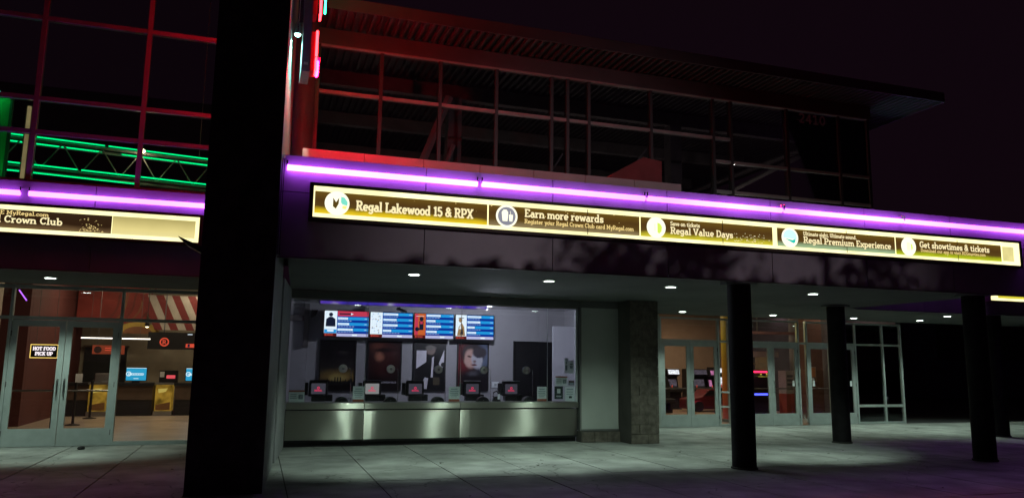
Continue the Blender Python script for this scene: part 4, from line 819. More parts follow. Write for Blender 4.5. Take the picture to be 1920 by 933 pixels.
# dark opening behind the counter
dk2 = thing('kitchen_opening', 'dark serving hatch behind the lobby counter', 'hatch', (-4.5, 27.5, .9)); bx('opening', dk2, black_matte, -5.2, -4.0, 27.45, 27.59, .6, 2.0); bx('lintel', dk2, wood, -5.25, -3.95, 27.43, 27.59, 2.001, 2.06)
# stanchions
for i, (x, y, lb) in enumerate(((-4.33, 20.0, 'black queue post nearest the left lobby door'), (-4.23, 21.7, 'black queue post between the two lobby doors'), (-4.28, 24.0, 'far black queue post in front of the counter'), (-4.0, 19.2, 'black queue post behind the door meeting stiles'))):
    t = thing('queue_post', lb, 'queue post', (x, y, 0), 'queue posts in the lobby'); MB().lathe((x, y, 0), [(.17, .006), (.17, .02), (.05, .05)], 24).build('base', black_pl, t, smooth=True); MB().tube([(x, y, .04), (x, y, .98)], .032, 12).build('pole', black_pl, t, smooth=True); MB().lathe((x, y, .98), [(.04, .0), (.04, .06), (.02, .075)], 16).build('cap', black_pl, t, smooth=True)
def lamp(name, kind, loc, power, col, size=.3, parent=None, rot=None, sy=None):
    l = bpy.data.lights.new(name, kind); l.energy = power; l.color = col
    if kind == 'AREA': l.shape = 'RECTANGLE'; l.size = size; l.size_y = sy or size
    else: l.shadow_soft_size = size
    o = bpy.data.objects.new(name, l); COL.objects.link(o); o.location = loc
    if rot: o.rotation_euler = rot
    return o
# lobby ceiling lights (lit fixtures of the lobby)
for i, (x, y) in enumerate(((-3.2, 19.2), (-1.6, 22.0), (-4.0, 24.0), (-1.6, 25.6))):
    t = thing('ceiling_light', ['warm round lobby ceiling light nearest the doors', 'warm round lobby ceiling light over the queue', 'warm round lobby ceiling light over the left counter', 'warm round lobby ceiling light over the right counter'][i], 'ceiling light', (x, y, 4.4), 'lobby ceiling lights'); MB().lathe((x, y, 4.4), [(.15, -.03), (.17, -.03), (.17, -.002)], 24).build('rim', alum, t, smooth=True); MB().lathe((x, y, 4.4), [(.15, -.031), (.05, -.034)], 24).build('lens', glow('lobby_lens', (1, .80, .55), 3), t)
    o = lamp('lobby_lamp', 'AREA', (x, y, 4.34), 44 if i != 0 else 40, (1, .80, .55), .4)

# ------------------------------------------------------------------ right lobby (arcade)
ar_floor = mat('arcade_floor', (.30, .21, .13), .4, var=.2); ar_wall = mat('arcade_orange_wall', (.38, .27, .19), .8, var=.08)
struct(bx('arcade_floor', None, ar_floor, 8.5, 18.83, 18.71, 31, -.03, .004)); struct(bx('arcade_back_wall', None, ar_wall, 8.5, 18.83, 28.0, 28.2, 0, 4.4))
struct(bx('arcade_ceiling', None, mat('arcade_ceiling_paint', (.10, .07, .07), .9), 8.5, 18.83, 18.71, 27.99, 3.9, 4.0)); struct(bx('arcade_side_wall', None, ar_wall, 8.41, 8.49, 18.81, 27.99, 0, 3.9))
struct(bx('arcade_end_wall', None, mat('end_wall_dark', (.05, .045, .06), .8), 18.75, 18.85, 22.0, 27.99, 0, 3.9)); struct(bx('arcade_end_wall', None, MATS['end_wall_dark'], 18.75, 18.85, 18.71, 21.99, 2.6, 3.9))
for k in range(3): MB().box(18.77, 18.83, 18.75+1.08*k+1.02, 18.75+1.08*k+1.08, 0, 2.59).build('post', alum, eg); MB().box(18.795, 18.805, 18.75+1.08*k, 18.75+1.08*k+1.02, .02, 2.59).build('glass_pane', clear, eg)
# column coloured by height, pink at the foot to yellow
def grad_mat():
    m = bpy.data.materials.new('yellow_to_pink'); m.use_nodes = True; n = m.node_tree; L = n.links; b = n.nodes['Principled BSDF']; b.inputs['Roughness'].default_value = .5
    g = n.nodes.new('ShaderNodeNewGeometry'); sx = n.nodes.new('ShaderNodeSeparateXYZ'); L.new(g.outputs['Position'], sx.inputs[0]); mr = n.nodes.new('ShaderNodeMapRange'); mr.inputs['From Max'].default_value = 3.2; L.new(sx.outputs['Z'], mr.inputs['Value'])
    rp = n.nodes.new('ShaderNodeValToRGB'); el = rp.color_ramp.elements
    for _ in range(2): el.new(.5)
    for i, (p, c) in enumerate([(0, (.75, .12, .16)), (.28, (.75, .22, .06)), (.5, (.78, .42, .03)), (.75, (.75, .60, .03))]): el[i].position = p; el[i].color = c+(1,)
    L.new(mr.outputs[0], rp.inputs[0]); L.new(rp.outputs[0], b.inputs['Base Color']); return m
pc = thing('graded_column', 'round indoor column coloured yellow fading to pink, beside the leftmost outdoor column', 'column', (13.82, 20.0, 0)); MB().lathe((13.82, 20.0, 0), [(.42, .005), (.42, 3.89)], 40).build('shaft', grad_mat(), pc, smooth=True); MB().lathe((13.82, 20.0, 0), [(.45, .005), (.45, .08), (.425, .09)], 40).build('base', dark_steel, pc, smooth=True)
for i, (x, y) in enumerate(((17.9, 22.3), (18.4, 21.3))):
    t = thing('steel_column', ['grey round indoor column behind the second pair of doors', 'grey round indoor column behind the glazed corner'][i], 'column', (x, y, 0)); MB().lathe((x, y, 0), [(.24, .005), (.24, 3.89)], 28).build('shaft', mat('grey_column', (.20, .19, .18), .6), t, smooth=True); MB().lathe((x, y, 0), [(.28, .005), (.28, .12), (.245, .13)], 28).build('base', dark_steel, t, smooth=True)
# arcade cabinets
def arcade(x, y, w_, h, label, sc_m, marquee, extra=None):
    t = thing('arcade_cabinet', label, 'arcade cabinet', (x, y, 0), 'arcade cabinets'); pr = [(0, 0), (.75, 0), (.75, h), (.12, h), (.06, h-.22), (.30, h-.30), (.22, h*.55), (-.08, h*.50), (-.08, h*.44), (.03, h*.40)]
    mb = MB(); i0 = 0; n = len(pr); mb.v = [(x, y+a, b) for a, b in pr]+[(x+w_, y+a, b) for a, b in pr]; mb.f = [tuple(range(n)), tuple(range(2*n-1, n-1, -1))]+[(k, n+k, n+(k+1) % n, (k+1) % n) for k in range(n)]; mb.m = [0]*len(mb.f); mb.build('body', black_pl, t)
    MB().quad((x+.06, y+.296, h-.33), (x+w_-.06, y+.296, h-.33), (x+w_-.06, y+.218, h*.57), (x+.06, y+.218, h*.57)).build('screen', sc_m, t)
    MB().quad((x+.04, y+.05, h-.20), (x+w_-.04, y+.05, h-.20), (x+w_-.04, y+.108, h-.03), (x+.04, y+.108, h-.03)).build('marquee', marquee, t)
    MB().tube([(x+w_*.3, y+.04, h*.52), (x+w_*.3, y+.02, h*.60)], .012, 8).build('joystick', red_pr, t)
    return t
a_y = glow('arcade_yellow', (.95, .68, .10), 1.2, .5, 22); a_w = glow('arcade_white', (.85, .85, .9), 1.3, .4, 14); a_d = glow('arcade_dim', (.10, .08, .10), .8, .5, 14); a_p = glow('arcade_pink', (.6, .2, .4), .9, .5, 12); a_r = glow('arcade_red', (.32, .02, .03), .6, .5, 9)
arcade(14.2, 26.0, .62, 1.52, 'arcade cabinet with a yellow lit screen at the left of the first doors', a_y, a_y); arcade(14.95, 26.0, .55, 1.52, 'arcade cabinet with white lit top, second from the left', a_d, a_w); arcade(16.1, 26.2, .75, 1.52, 'dark arcade cabinet right of the door gap', a_d, a_d); arcade(16.95, 26.2, .25, 1.5, 'slim arcade cabinet with a pink panel', a_p, a_p); arcade(17.25, 26.2, .62, 1.60, 'arcade cabinet with a bright white marquee', a_w, a_w)
rc = thing('racing_game', 'low red racing game with seats in front of the arcade cabinets', 'racing game', (15.9, 24.6, 0))
MB().slab([(14.9, .1), (16.9, .1), (16.95, .42), (16.5, .55), (16.2, .80), (15.7, .82), (15.4, .55), (14.9, .45)], 24.4, 25.2).build('body', mat('racer_red', (.12, .014, .018), .35, var=.4, vscale=6), rc, bevel=.04); MB().slab([(15.45, .58), (15.72, .77), (16.15, .75), (16.4, .56)], 24.39, 24.399).build('side_window', black_pl, rc)
for x in (15.25, 16.5): MB().lathe((x, 24.36, .20), [(.10, 0), (.19, .01), (.19, .2)], 20, axis='y').build('wheel', black_pl, rc, smooth=True)
MB().rect(15.0, 15.35, .30, .40, 24.397).rect(16.4, 16.8, .25, .36, 24.397).build('stripe', a_r, rc)
st = thing('game_seat', 'tall black arcade seat just inside the first pair of doors', 'seat', (13.75, 24.2, 0))
MB().slab([(13.52, .10), (13.96, .10), (14.0, .62), (13.98, 1.0), (13.90, 1.22), (13.76, 1.32), (13.6, 1.30), (13.52, 1.1)], 24.2, 24.45).build('back', black_matte, st, bevel=.05); MB().box(13.5, 14.0, 23.85, 24.19, .34, .5).build('cushion', black_matte, st, bevel=.04); MB().box(13.56, 13.64, 24.0, 24.4, .006, .335).build('leg', black_pl, st); MB().box(13.86, 13.94, 24.0, 24.4, .006, .335).build('leg', black_pl, st)
# second door contents: red and blue tubes, white header
for nm, lb, m_, x0, x1, y, z, r in (('neon_bar', 'short red neon bar inside the second pair of doors', glow('red_bar', (1, .02, .08), 4), 16.0, 16.75, 22.4, 1.47, .03), ('neon_bar', 'short blue neon bar low inside the second pair of doors', glow('blue_bar', (.08, .10, 1.0), 3.5), 15.8, 16.6, 22.2, .72, .03)):
    t = thing(nm, lb, 'neon bar', (x0, y, z)); MB().tube([(x0, y, z), (x1, y, z)], r, 10).build('tube', m_, t, smooth=True); bx('bracket', t, dark_steel, x0-.03, x1+.03, y+.035, y+.08, z-.05, z+.05)
gm = thing('crane_game', 'dark crane game cabinet holding red and blue bars behind the second doors', 'crane game', (16.3, 22.9, 0)); bx('cabinet', gm, black_pl, 15.7, 16.95, 22.49, 23.3, .005, .60); bx('cabinet_top', gm, mat('header_white', (.5, .46, .46), .6), 15.6, 17.3, 22.5, 23.3, 1.98, 2.18); bx('glass_box', gm, clear, 15.75, 16.9, 22.5, 23.3, 1.30, 1.97); bx('middle', gm, black_matte, 15.7, 16.95, 22.5, 23.3, .605, 1.295)
for k in range(14): x, z = random.uniform(15.9, 16.8), random.uniform(1.34, 1.75); MB().lathe((x, random.uniform(22.6, 23.1), z), [(.03, -.07), (.085, 0), (.03, .07)], 10).build('toy', mat(['toy_green', 'toy_yellow', 'toy_grey'][k % 3], [(.12, .3, .06), (.5, .42, .08), (.35, .35, .33)][k % 3], .7), gm, smooth=True)
kk = thing('ticket_kiosk', 'pale narrow kiosk with a red lower half behind the second doors', 'kiosk', (17.35, 22, 0)); bx('upper', kk, mat('kiosk_pale', (.40, .38, .36), .6), 17.1, 17.42, 21.9, 22.3, .75, 1.52); bx('lower', kk, mat('kiosk_red', (.36, .08, .05), .6), 17.1, 17.42, 21.9, 22.3, .005, .749)
for k in range(4): MB().rect(17.14, 17.38, .88+.14*k, .96+.14*k, 21.898).build('label_strip', mat('kiosk_label', (.12, .12, .13), .6), kk)
# third door contents
op = thing('wall_notice', 'orange framed notice inside the third pair of doors', 'notice', (17.15, 20.6, 1.0)); bx('pillar', op, mat('timber_pillar', (.16, .08, .05), .7), 16.9, 17.55, 20.61, 20.9, .005, 3.85); bx('frame', op, mat('notice_frame', (.50, .36, .26), .6), 16.92, 17.25, 20.585, 20.605, 1.18, 1.66); MB().rect(16.95, 17.22, 1.34, 1.63, 20.583).build('sheet', mat('notice_orange', (.62, .25, .09), .6), op); MB().rect(16.95, 17.22, 1.21, 1.33, 20.583).build('footer', mat('notice_dark', (.10, .06, .05), .6), op); MB().rect(17.0, 17.17, 1.23, 1.31, 20.582).build('caption', paper, op)
sd = thing('standee', 'pale poster stand with a golden figure above a red box, behind the third doors', 'standee', (18.6, 20.4, 0)); bx('board', sd, mat('standee_pale', (.36, .36, .31), .6), 18.05, 19.0, 20.4, 20.44, .73, 1.78); bx('box', sd, mat('standee_red', (.55, .09, .04), .6, var=.2), 18.02, 18.95, 20.3, 20.6, .005, .72)
MB().slab([(18.12, .95), (18.45, 1.02), (18.62, 1.22), (18.5, 1.46), (18.38, 1.40), (18.30, 1.18), (18.10, 1.06)], 20.392, 20.399).build('figure', mat('standee_gold', (.30, .20, .05), .6, var=.4, vscale=12), sd); MB().slab([(18.75, .85), (18.9, .85), (18.86, 1.55), (18.8, 1.6)], 20.392, 20.399).build('figure', mat('standee_shadow', (.18, .19, .17), .6), sd)
MB().rect(18.15, 18.5, .50, .56, 20.298).rect(18.6, 18.85, .12, .24, 20.298).build('print', mat('standee_print', (.75, .30, .20), .6), sd)
# lit fixtures inside the arcade
for i, (x, y, pw_, c) in enumerate(((12.2, 22.5, 72, (1, .78, .54)), (15.5, 25.0, 84, (1, .76, .52)), (14.55, 19.25, 22, (1, .85, .55)), (18.6, 24.2, 7, (1, .6, .6)), (17.9, 19.9, 12, (1, .75, .6)))):
    t = thing('ceiling_light', ['warm arcade ceiling light behind the first doors', 'warm arcade ceiling light over the cabinets', 'warm arcade ceiling light by the yellow column', 'dim pinkish arcade ceiling light at the back', 'dim arcade ceiling light behind the third doors'][i], 'ceiling light', (x, y, 3.9), 'arcade ceiling lights'); MB().lathe((x, y, 3.9), [(.13, -.03), (.15, -.03), (.15, -.002)], 24).build('rim', alum, t, smooth=True); MB().lathe((x, y, 3.9), [(.13, -.031), (.05, -.034)], 24).build('lens', glow('arcade_lens', (1, .78, .5), 3), t)
    lamp('arcade_lamp', 'AREA', (x, y, 3.84), pw_, c, .35)
bb = thing('ceiling_beam', 'pale horizontal beam inside above the second doors', 'beam', (16, 21.5, 3)); bx('beam', bb, mat('beam_pink', (.42, .22, .22), .7), 14.2, 17.6, 21.4, 21.6, 2.72, 2.80); bx('hanger', bb, dark_steel, 15.7, 15.74, 21.48, 21.52, 2.801, 3.89)

# ------------------------------------------------------------------ upper storey
up = thing('upper_glazing', 'dark two-storey glass wall above the right canopy', 'glass wall', (6.5, 13.5, 4.36), 'upper glass walls')
UY = 13.5; mx = [.75, 1.88, 2.99, 4.10, 5.24, 5.58, 6.04, 7.44, 8.92, 9.36, 10.80, 12.20, 13.02]
for x in mx: MB().box(x-.03, x+.03, UY-.06, UY+.06, 4.37, 7.30).build('mullion', mull_m, up)
trans_m = mat('transom_aluminium', (.26, .25, .24), .5)
def trans(x0, x1, z): MB().box(x0+.031, x1-.031, UY-.05, UY+.05, z-.03, z+.03).build('transom', trans_m, up)
for a, b in zip(mx[:-1], mx[1:]):
    zs = [6.43] if b < 9 else ([6.43, 5.93, 5.28] if b < 9.5 else [5.93, 5.28])
    for z in zs: trans(a, b, z)
    zz = [4.38]+sorted(zs)+[7.29]
    for p, q in zip(zz[:-1], zz[1:]): MB().box(a+.031, b-.031, UY-.005, UY+.005, p+.031, q-.031).build('glass_pane', upper_glass, up)
bx('head_soffit', up, trans_m, .78, 13.0, UY-.09, UY-.02, 7.275, 7.298)
bx('head_beam', up, mat('head_beam_metal', (.06, .055, .056), .5), .55, 13.1, UY-.08, UY+.10, 7.30, 7.60)
mxl = [-6.8, -5.2, -3.62, -2.05, -.60]
upl = thing('upper_glazing', 'dark glass wall above the left canopy with red-lit mullions', 'glass wall', (-3, 13.6, 4.36), 'upper glass walls')
for x in mxl: MB().box(x-.035, x+.035, 13.62, 13.74, 4.37, 8.9).build('mullion', mat('left_mullion', (.22, .20, .20), .5), upl)
for a, b in zip(mxl[:-1], mxl[1:]):
    zz = [4.42, 5.24, 5.80, 7.17, 8.9]
    for z in zz[:-1]: MB().box(a+.036, b-.036, 13.63, 13.73, z-.035, z+.035).build('transom', mat('left_mullion', (.22, .20, .20), .5), upl)
    for p, q in zip(zz[:-1], zz[1:]): MB().box(a+.036, b-.036, 13.675, 13.685, p+.036, q-.036).build('glass_pane', upper_glass, upl)
# roof with ribbed deck
rf = thing('roof', 'flat ribbed metal roof deck overhanging the upper glass wall', 'roof', (6, 16, 7.6))
mb = MB(); n = int((14.4-.4)/.15)
for k in range(n):
    x = .4+.15*k
    for (a, za, b, zb) in ((x, 7.62, x+.05, 7.62), (x+.05, 7.62, x+.065, 7.69), (x+.065, 7.69, x+.135, 7.69), (x+.135, 7.69, x+.15, 7.62)):
        mb.quad((a, 12.62, za), (b, 12.62, zb), (b, 23.0, zb), (a, 23.0, za))
mb.build('ribbed_deck', roof_m, rf); bx('roof_cover', rf, dark_steel, .4, 14.4, 12.62, 23, 7.72, 7.80); bx('edge_trim', rf, mat('trim_dark', (.05, .048, .05), .6), .4, 14.42, 12.58, 12.615, 7.60, 7.82); bx('edge_trim', rf, MATS['trim_dark'], 14.405, 14.44, 12.616, 23, 7.60, 7.82)
for y in (15.5, 18.2, 21.0): MB().box(.6, 13.0, y-.09, y+.09, 7.30, 7.60).build('beam', dark_steel, rf)
# steel frame inside the upper storey
fm = thing('steel_frame', 'dim steel columns and braces behind the upper glass wall', 'steel frame', (6, 15.5, 4.36))
for x in (3.75, 9.14): MB().box(x-.15, x+.15, 15.35, 15.65, 4.37, 7.295).build('column', dark_steel, fm)
def brace(p, q, r=.05): MB().tube([p, q], r, 6).build('brace', mat('brace_steel', (.26, .24, .24), .5), fm)
brace((2.6, 15.1, 4.6), (3.55, 15.1, 7.2), .09); brace((3.1, 15.2, 4.6), (3.7, 15.2, 6.2), .05); brace((6.9, 14.6, 5.0), (8.1, 14.6, 6.6), .02); brace((5.2, 15, 4.7), (6.1, 15, 6.2), .02); brace((10.2, 20, 5.2), (12.9, 14.2, 7.1), .06); brace((10.2, 20, 4.6), (12.9, 14.2, 5.5), .05); brace((12.95, 13.7, 7.15), (12.95, 22, 7.15), .07); brace((12.95, 13.7, 5.3), (12.95, 22, 5.3), .05)
struct(bx('upper_back_wall', None, mat('upper_wall_dark', (.05, .045, .05), .9), -8, 14, 23, 23.2, 4.5, 9)); struct(bx('upper_floor', None, dark_steel, .43, 13.0, 13.62, 22.99, 4.38, 4.50))
rb = thing('stair_housing', 'dull red sloped housing at the foot of the upper glass wall', 'housing', (6.9, 13.0, 4.36)); MB().slab([(6.25, 4.362), (7.35, 4.362), (7.35, 5.62), (6.95, 5.66), (6.25, 5.25)], 12.9, 13.35).build('body', mat('dull_red_cladding', (.20, .05, .05), .8), rb)
for k in range(3): MB().box(6.26, 7.34, 12.885, 12.899, 4.62+.2*k, 4.63+.2*k).build('seam', groove_m, rb)
for i, (x, y) in enumerate(((2.2, 17.0), (5.5, 16.6), (8.6, 17.0), (11.6, 16.6))):
    t = thing('floor_uplight', ['leftmost', 'second', 'third', 'rightmost'][i]+' dim uplight on the floor behind the upper glass wall', 'uplight', (x, y, 4.5), 'uplights on the upper floor'); MB().lathe((x, y, 4.5), [(.10, .002), (.11, .10), (.09, .14)], 16).build('can', black_pl, t, smooth=True); MB().lathe((x, y, 4.64), [(.08, -.01), (.02, .002)], 16).build('lens', glow('uplight_lens', (1, .9, .75), .8), t)
    lamp('uplight_lamp', 'POINT', (x, y, 4.85), 11, (1, .86, .78), .08)
ct = thing('corner_uplight', 'teal uplight on the canopy roof below the roof corner', 'uplight', (13.0, 12.6, 4.36)); MB().lathe((13.0, 12.6, 4.36), [(.08, .002), (.09, .10), (.08, .14)], 16).build('can', black_pl, ct, smooth=True); MB().lathe((13.0, 12.6, 4.50), [(.07, -.01), (.02, .002)], 16).build('lens', glow('teal_uplight_lens', (.4, .9, 1), 1), ct)
_u = lamp('corner_light', 'SPOT', (13.0, 12.6, 4.55), 60, (.35, .85, 1.0), .05); _u.data.spot_size = rad(34); _u.data.spot_blend = .5; _u.rotation_euler = (Vector((13.9, 13.0, 7.6))-Vector((13.0, 12.6, 4.55))).to_track_quat('-Z', 'Y').to_euler()
lu = thing('linear_uplight', 'long low uplight strip at the foot of the upper glass wall', 'uplight', (7, 13.25, 4.4)); bx('channel', lu, dark_steel, 2.0, 12.8, 13.22, 13.30, 4.37, 4.42); bx('lens', lu, glow('uplight_strip', (.9, 1, .85), .5), 2.02, 12.78, 13.23, 13.29, 4.421, 4.424)
_a = lamp('linear_uplight_lamp', 'AREA', (7.4, 13.26, 4.44), 8, (.95, 1, .86), 10.6, rot=(math.pi, 0, 0), sy=.05)
# address numerals
an = thing('address_numerals', 'pale street number 2410 fixed high on the upper glass wall', 'numerals', (11.4, 13.4, 7.0)); 
for k, ch in enumerate('2410'):
    x = 11.08+.185*k; mbt = text_mb(ch, x, 6.99, 13.40, .165, .22, .2); mbt.build('numeral', mat('numeral_white', (.36, .32, .36), .5), an)
bx('rail', an, mull_m, 11.05, 11.85, 13.405, 13.43, 7.05, 7.07)
# round column beside the pier above the canopy
rcv = thing('corner_column', 'grey round steel column beside the pier above the canopy', 'column', (.53, 13.3, 4.36)); MB().lathe((.53, 13.3, 0), [(.18, 4.37), (.18, 7.6)], 28).build('shaft', mat('dark_column', (.07, .068, .068), .6), rcv, smooth=True); MB().lathe((.53, 13.3, 0), [(.22, 4.365), (.22, 4.40), (.185, 4.41)], 28).build('base', dark_steel, rcv, smooth=True)

# ------------------------------------------------------------------ vertical blade sign on the pier
bs = thing('blade_sign', 'vertical sign cabinet with red neon letters on the right of the pier', 'sign', (.4, 11.2, 5.75))
bx('cabinet', bs, mat('cabinet_grey', (.20, .19, .22), .5), .37, .49, 10.95, 11.5, 5.80, 9.4); MB().rect(.40, .46, 5.90, 5.94, 10.948).build('maker_plate', mat('plate_pale', (.6, .6, .6), .5), bs)
def letter_loop(xc, y0, y1, z0, z1, m_, nm): # a neon outline of an upright letter stroke, on the side face
    return MB().tube([(xc, y0, z0), (xc, y0, z1), (xc, y0+.06, z1), (xc, y0+.06, z0+.08), (xc, y1, z0+.08), (xc, y1, z0), (xc, y0, z0)], .017, 8).build(nm, m_, bs, smooth=True)
letter_loop(.575, 11.0, 11.2, 5.85, 6.46, red_neon, 'neon_letter'); letter_loop(.605, 11.0, 11.2, 6.72, 7.6, red_neon, 'neon_letter'); letter_loop(.575, 11.0, 11.2, 7.8, 8.6, red_neon, 'neon_letter')
bx('added_shield', bs, black_matte, .556, .635, 10.985, 11.25, 6.05, 6.06)  # added shield, keeps the foot tubes from lighting the roof deck
for z in (5.85, 5.90, 5.95, 6.0): MB().tube([(.60, 11.04, z), (.60, 11.22, z)], .02, 8).build('neon_letter', added_red, bs, smooth=True)  # extra strong tubes added to throw red light onto the parapet
for z in (5.85, 6.72, 7.8): bx('channel_letter', bs, mat('cabinet_red', (.25, .02, .03), .5), .492, .555, 11.02, 11.3, z, z+.6)
MB().tube([(.665, 11.0, 6.74), (.665, 11.0, 9.3)], .013, 8).build('green_border', green_hi, bs, smooth=True)
bx('teal_channel', bs, chrome, .315, .369, 11.1, 11.45, 6.6, 9.2)
fl = thing('flood_lamp', 'bright teal-white flood lamp between the pier and the vertical sign', 'flood light', (.30, 11.2, 6.5)); MB().lathe((.30, 11.2, 6.45), [(.05, .0), (.055, .05), (.045, .16), (.02, .20)], 20).build('can', chrome, fl, smooth=True); MB().lathe((.30, 11.2, 6.45), [(.048, -.002), (.03, -.03), (.005, -.04)], 20).build('lens', glow('teal_lens', (.45, 1.0, .82), 9), fl, smooth=True); MB().tube([(.30, 11.2, 6.62), (.345, 11.2, 6.66)], .012, 8).build('bracket', chrome, fl)
_l = bpy.data.lights.new('flood_light', 'SPOT'); _l.energy = 330; _l.color = (.34, 1.0, .78); _l.spot_size = rad(110); _l.spot_blend = .6; _l.shadow_soft_size = .04; _lo = bpy.data.objects.new('flood_light', _l); COL.objects.link(_lo); _lo.parent = fl; _lo.location = (0, 0, -.11); _lo.rotation_euler = (rad(6), rad(12), 0)
bs2 = thing('blade_sign', 'mostly hidden sign cabinet with red neon on the left of the pier', 'sign', (-1.0, 12.2, 5.4))
bx('cabinet', bs2, MATS['cabinet_grey'], -.79, -.66, 12.2, 12.98, 5.3, 9.4)
for z in (5.4, 6.5, 7.6): MB().tube([(-.84, 12.3, z), (-.84, 12.3, z+.8), (-.84, 12.85, z+.8), (-.84, 12.85, z), (-.84, 12.3, z)], .017, 8).build('neon_letter', glow('red_neon_left', (1.0, .01, .02), 28), bs2, smooth=True)
MB().tube([(-.775, 11.3, 6.60), (-.775, 11.3, 7.2)], .012, 8).build('glint_rod', chrome, bs2, smooth=True)
# small wedge fixture at the pier's left under the sign
wf = thing('flood_fixture', 'black wedge-shaped flood fixture on the left flank of the pier', 'flood light', (-.9, 11, 3.15)); MB().slab([(-1.09, 3.275), (-.96, 3.16), (-.76, 3.05), (-.76, 3.14)], 10.9, 11.12).build('hood', black_pl, wf); MB().slab([(-1.0, 3.175), (-.97, 3.15), (-.93, 3.12), (-.96, 3.15)], 10.88, 10.899).build('lens_rim', chrome, wf)
MB().box(-.775, -.751, 10.95, 11.07, 3.0, 3.18).build('arm', black_pl, wf)

# ------------------------------------------------------------------ green neon truss behind the left glass
tr = thing('neon_truss', 'steel truss with green neon tubes behind the left upper glass', 'truss', (-2.6, 15.5, 5)); gr_st = mat('truss_steel', (.30, .30, .28), .5)
A, B = Vector((-6.4, 14.78, 0)), Vector((-.75, 15.80, 0))
for dz, off in ((5.50, 0), (5.50, .34), (4.98, 0), (4.98, .34)):
    o_ = Vector((0, off, 0)); MB().tube([A+o_+Vector((0, 0, dz)), B+o_+Vector((0, 0, dz))], .028, 8).build('chord', gr_st, tr, smooth=True)
def gt(t0, t1, z, off): MB().tube([A.lerp(B, t0)+Vector((0, off-.05, z)), A.lerp(B, t1)+Vector((0, off-.05, z))], .0125, 8).build('green_tube', green_neon, tr, smooth=True)
gt(.02, .62, 5.545, 0); gt(.63, 1, 5.545, 0); gt(.02, .60, 5.50, .34); gt(.66, .98, 5.50, .34); gt(.02, .55, 5.035, 0); gt(.56, 1, 5.035, 0); gt(.04, .72, 4.96, .34)
for k in range(9):
    t0, t1 = k/9, (k+.5)/9; t2 = (k+1)/9
    MB().tube([A.lerp(B, t0)+Vector((0, .02, 4.99)), A.lerp(B, t1)+Vector((0, .02, 5.49))], .013, 6).build('web', gr_st, tr); MB().tube([A.lerp(B, t1)+Vector((0, .02, 5.49)), A.lerp(B, t2)+Vector((0, .02, 4.99))], .013, 6).build('web', gr_st, tr)
    MB().tube([A.lerp(B, t1)+Vector((0, .0, 5.49)), A.lerp(B, t1)+Vector((0, .34, 5.49))], .01, 6).build('cross_tie', gr_st, tr)
for t0 in (.1, .9): MB().tube([A.lerp(B, t0)+Vector((0, .17, 5.5)), A.lerp(B, t0)+Vector((0, .17, 9))], .008, 6).build('hanger', gr_st, tr)
tl = thing('truss_lamp', 'small bright warm lamp on the green neon truss', 'lamp', (-2.25, 15.3, 5.5)); MB().lathe((-2.25, 15.34, 5.50), [(.005, -.04), (.035, -.02), (.042, 0), (.035, .02), (.005, .04)], 16).build('bulb', glow('truss_bulb', (1, .85, .5), 14), tl, smooth=True); MB().lathe((-2.25, 15.34, 5.54), [(.03, 0), (.02, .05)], 12).build('socket', black_pl, tl)
lamp('truss_glow', 'POINT', (-2.25, 15.30, 5.42), 3, (1, .82, .5), .04)
gp = thing('green_panel', 'green lit wall panel behind the far left upper glass', 'wall panel', (-4.3, 14.0, 4.4)); bx('panel', gp, mat('green_paint', (.03, .55, .13), .7), -5.1, -4.10, 14.05, 14.1, 4.4, 5.95); bx('edge', gp, mat('green_edge', (.02, .12, .05), .7), -4.099, -4.06, 14.05, 14.12, 4.4, 5.95)
MB().tube([(-5.0, 13.85, 5.9), (-4.2, 13.85, 5.9)], .014, 8).build('green_tube', green_hi, gp, smooth=True); MB().tube([(-5.0, 13.85, 4.5), (-4.2, 13.85, 4.5)], .014, 8).build('green_tube', green_hi, gp, smooth=True)
yt = thing('yellow_strip', 'upright cream strip glowing like a neon reflection beside the green panel', 'lit strip', (-3.72, 13.9, 4.5)); bx('strip', yt, glow('cream_strip', (.55, .45, .20), .55, .3, 3), -3.80, -3.75, 13.88, 13.92, 4.5, 5.72); bx('backing', yt, dark_steel, -3.83, -3.72, 13.921, 13.95, 4.4, 5.75)  # emission stands in for reflected yellow neon
struct(bx('upper_left_band', None, beige, -8.3, -.7, 14.9, 15.0, 4.37, 4.66))

# ------------------------------------------------------------------ right-hand background
nb = thing('neighbour_building', 'dark blue-grey building far behind at the right', 'building', (38, 34, 0)); bx('wall', nb, mat('neighbour_wall', (.10, .10, .17), .9), 24.6, 70, 34, 50, 0, 8.8); bx('parapet', nb, mat('neighbour_trim', (.08, .08, .14), .8), 24.4, 70.2, 33.9, 50.1, 8.81, 9.1)
for k in range(5): bx('window', nb, black_pl, 27+5*k, 29.6+5*k, 33.97, 33.995, 2.2, 4.4)
for i, (px, py, lb) in enumerate(((18.93, 16.12, 'far bollard lamp left of the near right column'), (20.19, 16.54, 'far bollard lamp right of the near right column'))):
    t = thing('bollard_lamp', lb, 'bollard lamp', (px, py, 0), 'far bollard lamps'); MB().lathe((px, py, 0), [(.09, -.01), (.09, .62)], 12).build('post', dark_steel, t); MB().lathe((px, py, .62), [(.07, .0), (.07, .08)], 12).build('lens', glow('bollard_lens', (.8, .8, 1), 1.2), t); MB().lathe((px, py, .70), [(.10, .002), (.10, .03)], 12).build('cap', dark_steel, t)

